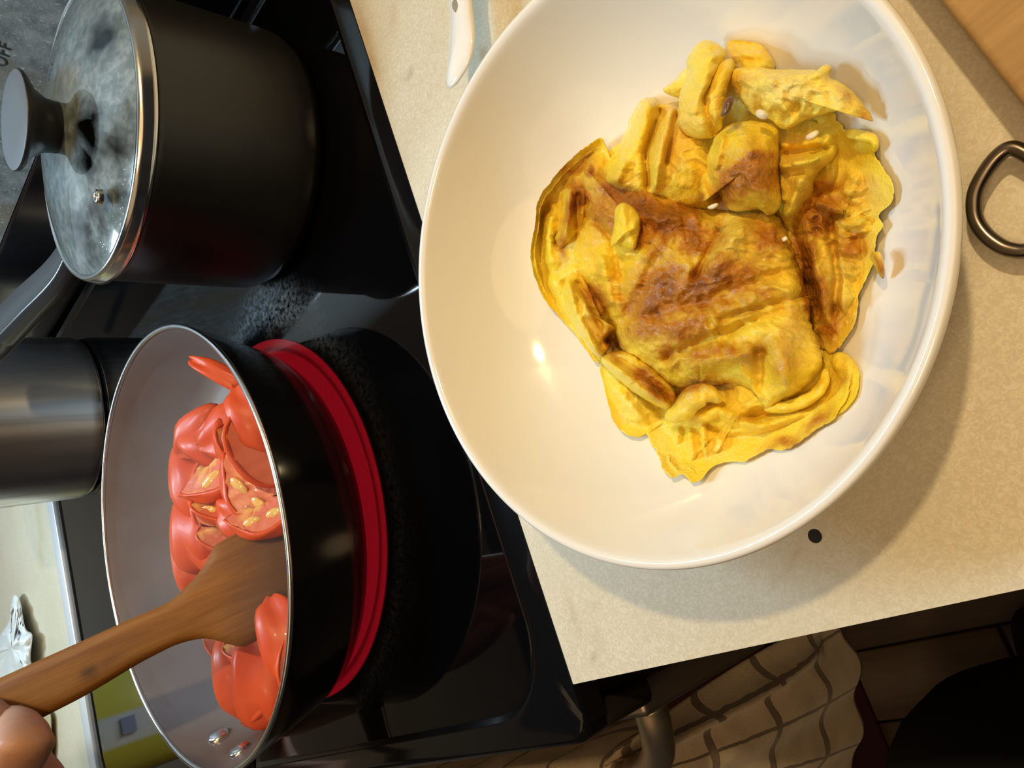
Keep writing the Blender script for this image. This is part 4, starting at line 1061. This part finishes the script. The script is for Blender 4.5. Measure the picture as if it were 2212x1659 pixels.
for j in range(NVV):
    v = j / (NVV - 1); e = v ** .75
    for i in range(NUU):
        q = Tq[i] * (1 - e) + Hq[i] * e
        z = ztop * (1 - v) + zhem * v
        fold = -.020 * math.exp(-((arc[i] - .030 + .006 * v) / .011) ** 2) * math.sin(math.pi * min(1, v * 1.15)) ** .7 + .009 * math.sin(arc[i] * 46 + 1.0 + 2.2 * v) * e * (1 - .3 * v) + .004 * math.sin(arc[i] * 110 + 5 * v) * e
        nrm2 = np.array([Hq[min(i + 1, NUU - 1)][1] - Hq[max(i - 1, 0)][1], -(Hq[min(i + 1, NUU - 1)][0] - Hq[max(i - 1, 0)][0])]); nrm2 /= np.linalg.norm(nrm2) + 1e-9
        q = q + nrm2 * fold
        if v < .02: q = Tq[i]
        zt_ = BZ + math.sqrt(max(0, .0125 ** 2 - (Tq[i][1] - BY) ** 2)) if i < NUU * .55 else BZ
        z = zt_ * (1 - v) + zhem * v
        V.append((q[0], min(q[1], -.0835), z - .012 * math.sin(arc[i] * 18) * v)); UV.append((arc[i], v * .29))
Fc = [(j * NUU + i, j * NUU + i + 1, (j + 1) * NUU + i + 1, (j + 1) * NUU + i) for j in range(NVV - 1) for i in range(NUU - 1)]
# over the bar and down behind it
b0 = len(V); NB = 14
for k in range(NB):
    a = math.pi * min(1, k / 8.0)
    for i in range(NUU):
        x = Tq[0][0] - .001 - (i / (NUU - 1)) * .35
        if k <= 8: y, z = BY - .0125 * math.cos(a), BZ + .0125 * math.sin(a)
        else: y, z = BY + .0125 + .002 * math.sin(x * 60), BZ - (k - 8) * .016
        V.append((x, y, z)); UV.append((i / (NUU - 1) * .35 + .02, -.012 * k))
Fc += [(b0 + k * NUU + i, b0 + (k + 1) * NUU + i, b0 + (k + 1) * NUU + i + 1, b0 + k * NUU + i + 1) for k in range(NB - 1) for i in range(NUU - 1)]
tw = mesh('dish_towel', V, Fc, M['towel'], None, loc=(-0.45, -0.13, -0.41))
uvl = tw.data.uv_layers.new(name='UVMap')
lp = np.zeros(len(tw.data.loops), int); tw.data.loops.foreach_get('vertex_index', lp)
uvl.data.foreach_set('uv', np.array(UV)[lp].ravel())
so = tw.modifiers.new('thick', 'SOLIDIFY'); so.thickness = .0022; so.offset = 0
tag(tw, 'beige dish towel with brown plaid lines draped over the oven door handle', 'towel')

# dark red floor mat in front of the range
mt = box('floor_mat', (-1.05, -0.75, FLOOR + .0005), (-0.60, -0.20, FLOOR + .008), plain('mat_red', (0.055, 0.010, 0.010), 0.95, var=.3, scale=400, bumpy=.5), None, 0.003, loc=(-0.8, -0.47, FLOOR))
tag(mt, 'dark red floor mat lying before the oven door', 'mat')

# ------------------------------------------------------------------ the cook
def skin_mesh(name, pts, edges, rad, mat, parent, sub=2):
    me = bpy.data.meshes.new(name)
    base = np.array(root_loc(parent))
    me.from_pydata([tuple(np.array(p) - base) for p in pts], edges, []); me.update()
    o = bpy.data.objects.new(name, me); COL.objects.link(o)
    m = o.modifiers.new('skin', 'SKIN'); m.use_smooth_shade = True; m.branch_smoothing = .6
    for v, r_ in zip(me.skin_vertices[0].data, rad): v.radius = (r_, r_) if not isinstance(r_, tuple) else r_
    me.skin_vertices[0].data[0].use_root = True
    s = o.modifiers.new('sub', 'SUBSURF'); s.levels = sub; s.render_levels = sub
    bpy.context.view_layer.update()
    dg = bpy.context.evaluated_depsgraph_get()
    bm2 = bpy.data.meshes.new_from_object(o.evaluated_get(dg)); bm2.name = name
    o.modifiers.clear(); o.data = bm2
    bm2.materials.clear(); bm2.materials.append(mat)
    bm2.polygons.foreach_set('use_smooth', [True] * len(bm2.polygons))
    o.parent = parent
    return o
t = NT('skin')
col = t.mix(t.noise(120, 4), (0.40, 0.19, 0.12), (0.52, 0.27, 0.175))
t.set(Base_Color=col, Roughness=0.5, Subsurface_Weight=0.12, Subsurface_Radius=(0.01, 0.004, 0.002), Subsurface_Scale=.4)
t.bump(t.noise(700, 3), .15, .0006)
M['skin'] = t.m
M['black_cloth'] = plain('black_cloth', (0.006, 0.006, 0.007), 0.95, var=.3, scale=500)
px0 = (-0.12, -0.385)
per = empty('person', (px0[0], px0[1], FLOOR), 'person in black clothes at the worktop whose fist grips the wooden spatula', 'person')
wrist = pt(-190, 1860, .172); elbow = np.array([-0.57, -0.36, 0.07])
B = [(px0[0], px0[1], -.05), (px0[0] - .005, px0[1], .08), (px0[0] - .01, px0[1] + .0, .22), (px0[0] - .01, px0[1] - .01, .36), (px0[0] - .01, px0[1], .44),
     (px0[0] - .19, px0[1], .37), (-.46, -.38, .22), tuple(elbow), (px0[0] + .18, px0[1], .37), (px0[0] + .24, -.36, .14), (.14, -.18, .10),
     (-.215, -.335, -.13), (-.305, -.275, -.48), (-.315, -.31, -.86), (-.325, -.21, -.895),
     (px0[0] + .095, px0[1] + .005, -.13), (px0[0] + .105, px0[1] + .015, -.47), (px0[0] + .105, px0[1] - .01, -.86), (px0[0] + .11, px0[1] + .12, -.895),
     tuple(elbow * .5 + wrist * .5)]
E_ = [(0, 1), (1, 2), (2, 3), (3, 4), (3, 5), (5, 6), (6, 7), (7, 19), (3, 8), (8, 9), (9, 10), (0, 11), (11, 12), (12, 13), (13, 14), (0, 15), (15, 16), (16, 17), (17, 18)]
Rr = [(.14, .10), (.13, .095), (.135, .10), (.12, .09), (.055, .055), .065, .056, .050, .065, .05, .040, .10, .098, .055, .034, .095, .078, .050, .034, .044]
skin_mesh('clothed_body', B, E_, Rr, M['black_cloth'], per, 2)
J = {'w': wrist, 'fa': elbow * .45 + wrist * .55, 'p': pt(-110, 1745, .172)}
hp = [J['fa'], J['w'], J['p'],
      pt(-35, 1735, .183), pt(58, 1606, .192), pt(28, 1566, .184), pt(-25, 1560, .172),          # index
      pt(-85, 1700, .190), pt(-14, 1574, .196), pt(-50, 1530, .186), pt(-100, 1545, .172),         # middle
      pt(-150, 1690, .192), pt(-90, 1570, .196), pt(-130, 1530, .184), pt(-180, 1560, .172),       # ring
      pt(-215, 1700, .190), pt(-170, 1590, .193), pt(-200, 1560, .182), pt(-235, 1590, .172),      # little
      pt(-60, 1830, .168), pt(60, 1765, .166), pt(104, 1690, .168), pt(70, 1640, .166)]            # thumb
he_ = [(0, 1), (1, 2), (2, 3), (3, 4), (4, 5), (5, 6), (2, 7), (7, 8), (8, 9), (9, 10), (2, 11), (11, 12), (12, 13), (13, 14), (2, 15), (15, 16), (16, 17), (17, 18), (1, 19), (19, 20), (20, 21), (21, 22)]
hr = [.032, (.027, .02), (.032, .018), .0125, .0128, .0100, .0080, .0125, .0120, .0098, .0078, .012, .0112, .0092, .0074, .011, .0098, .0082, .0066, .0145, .0128, .0112, .0088]
skin_mesh('hand', hp, he_, hr, M['skin'], per, 2)
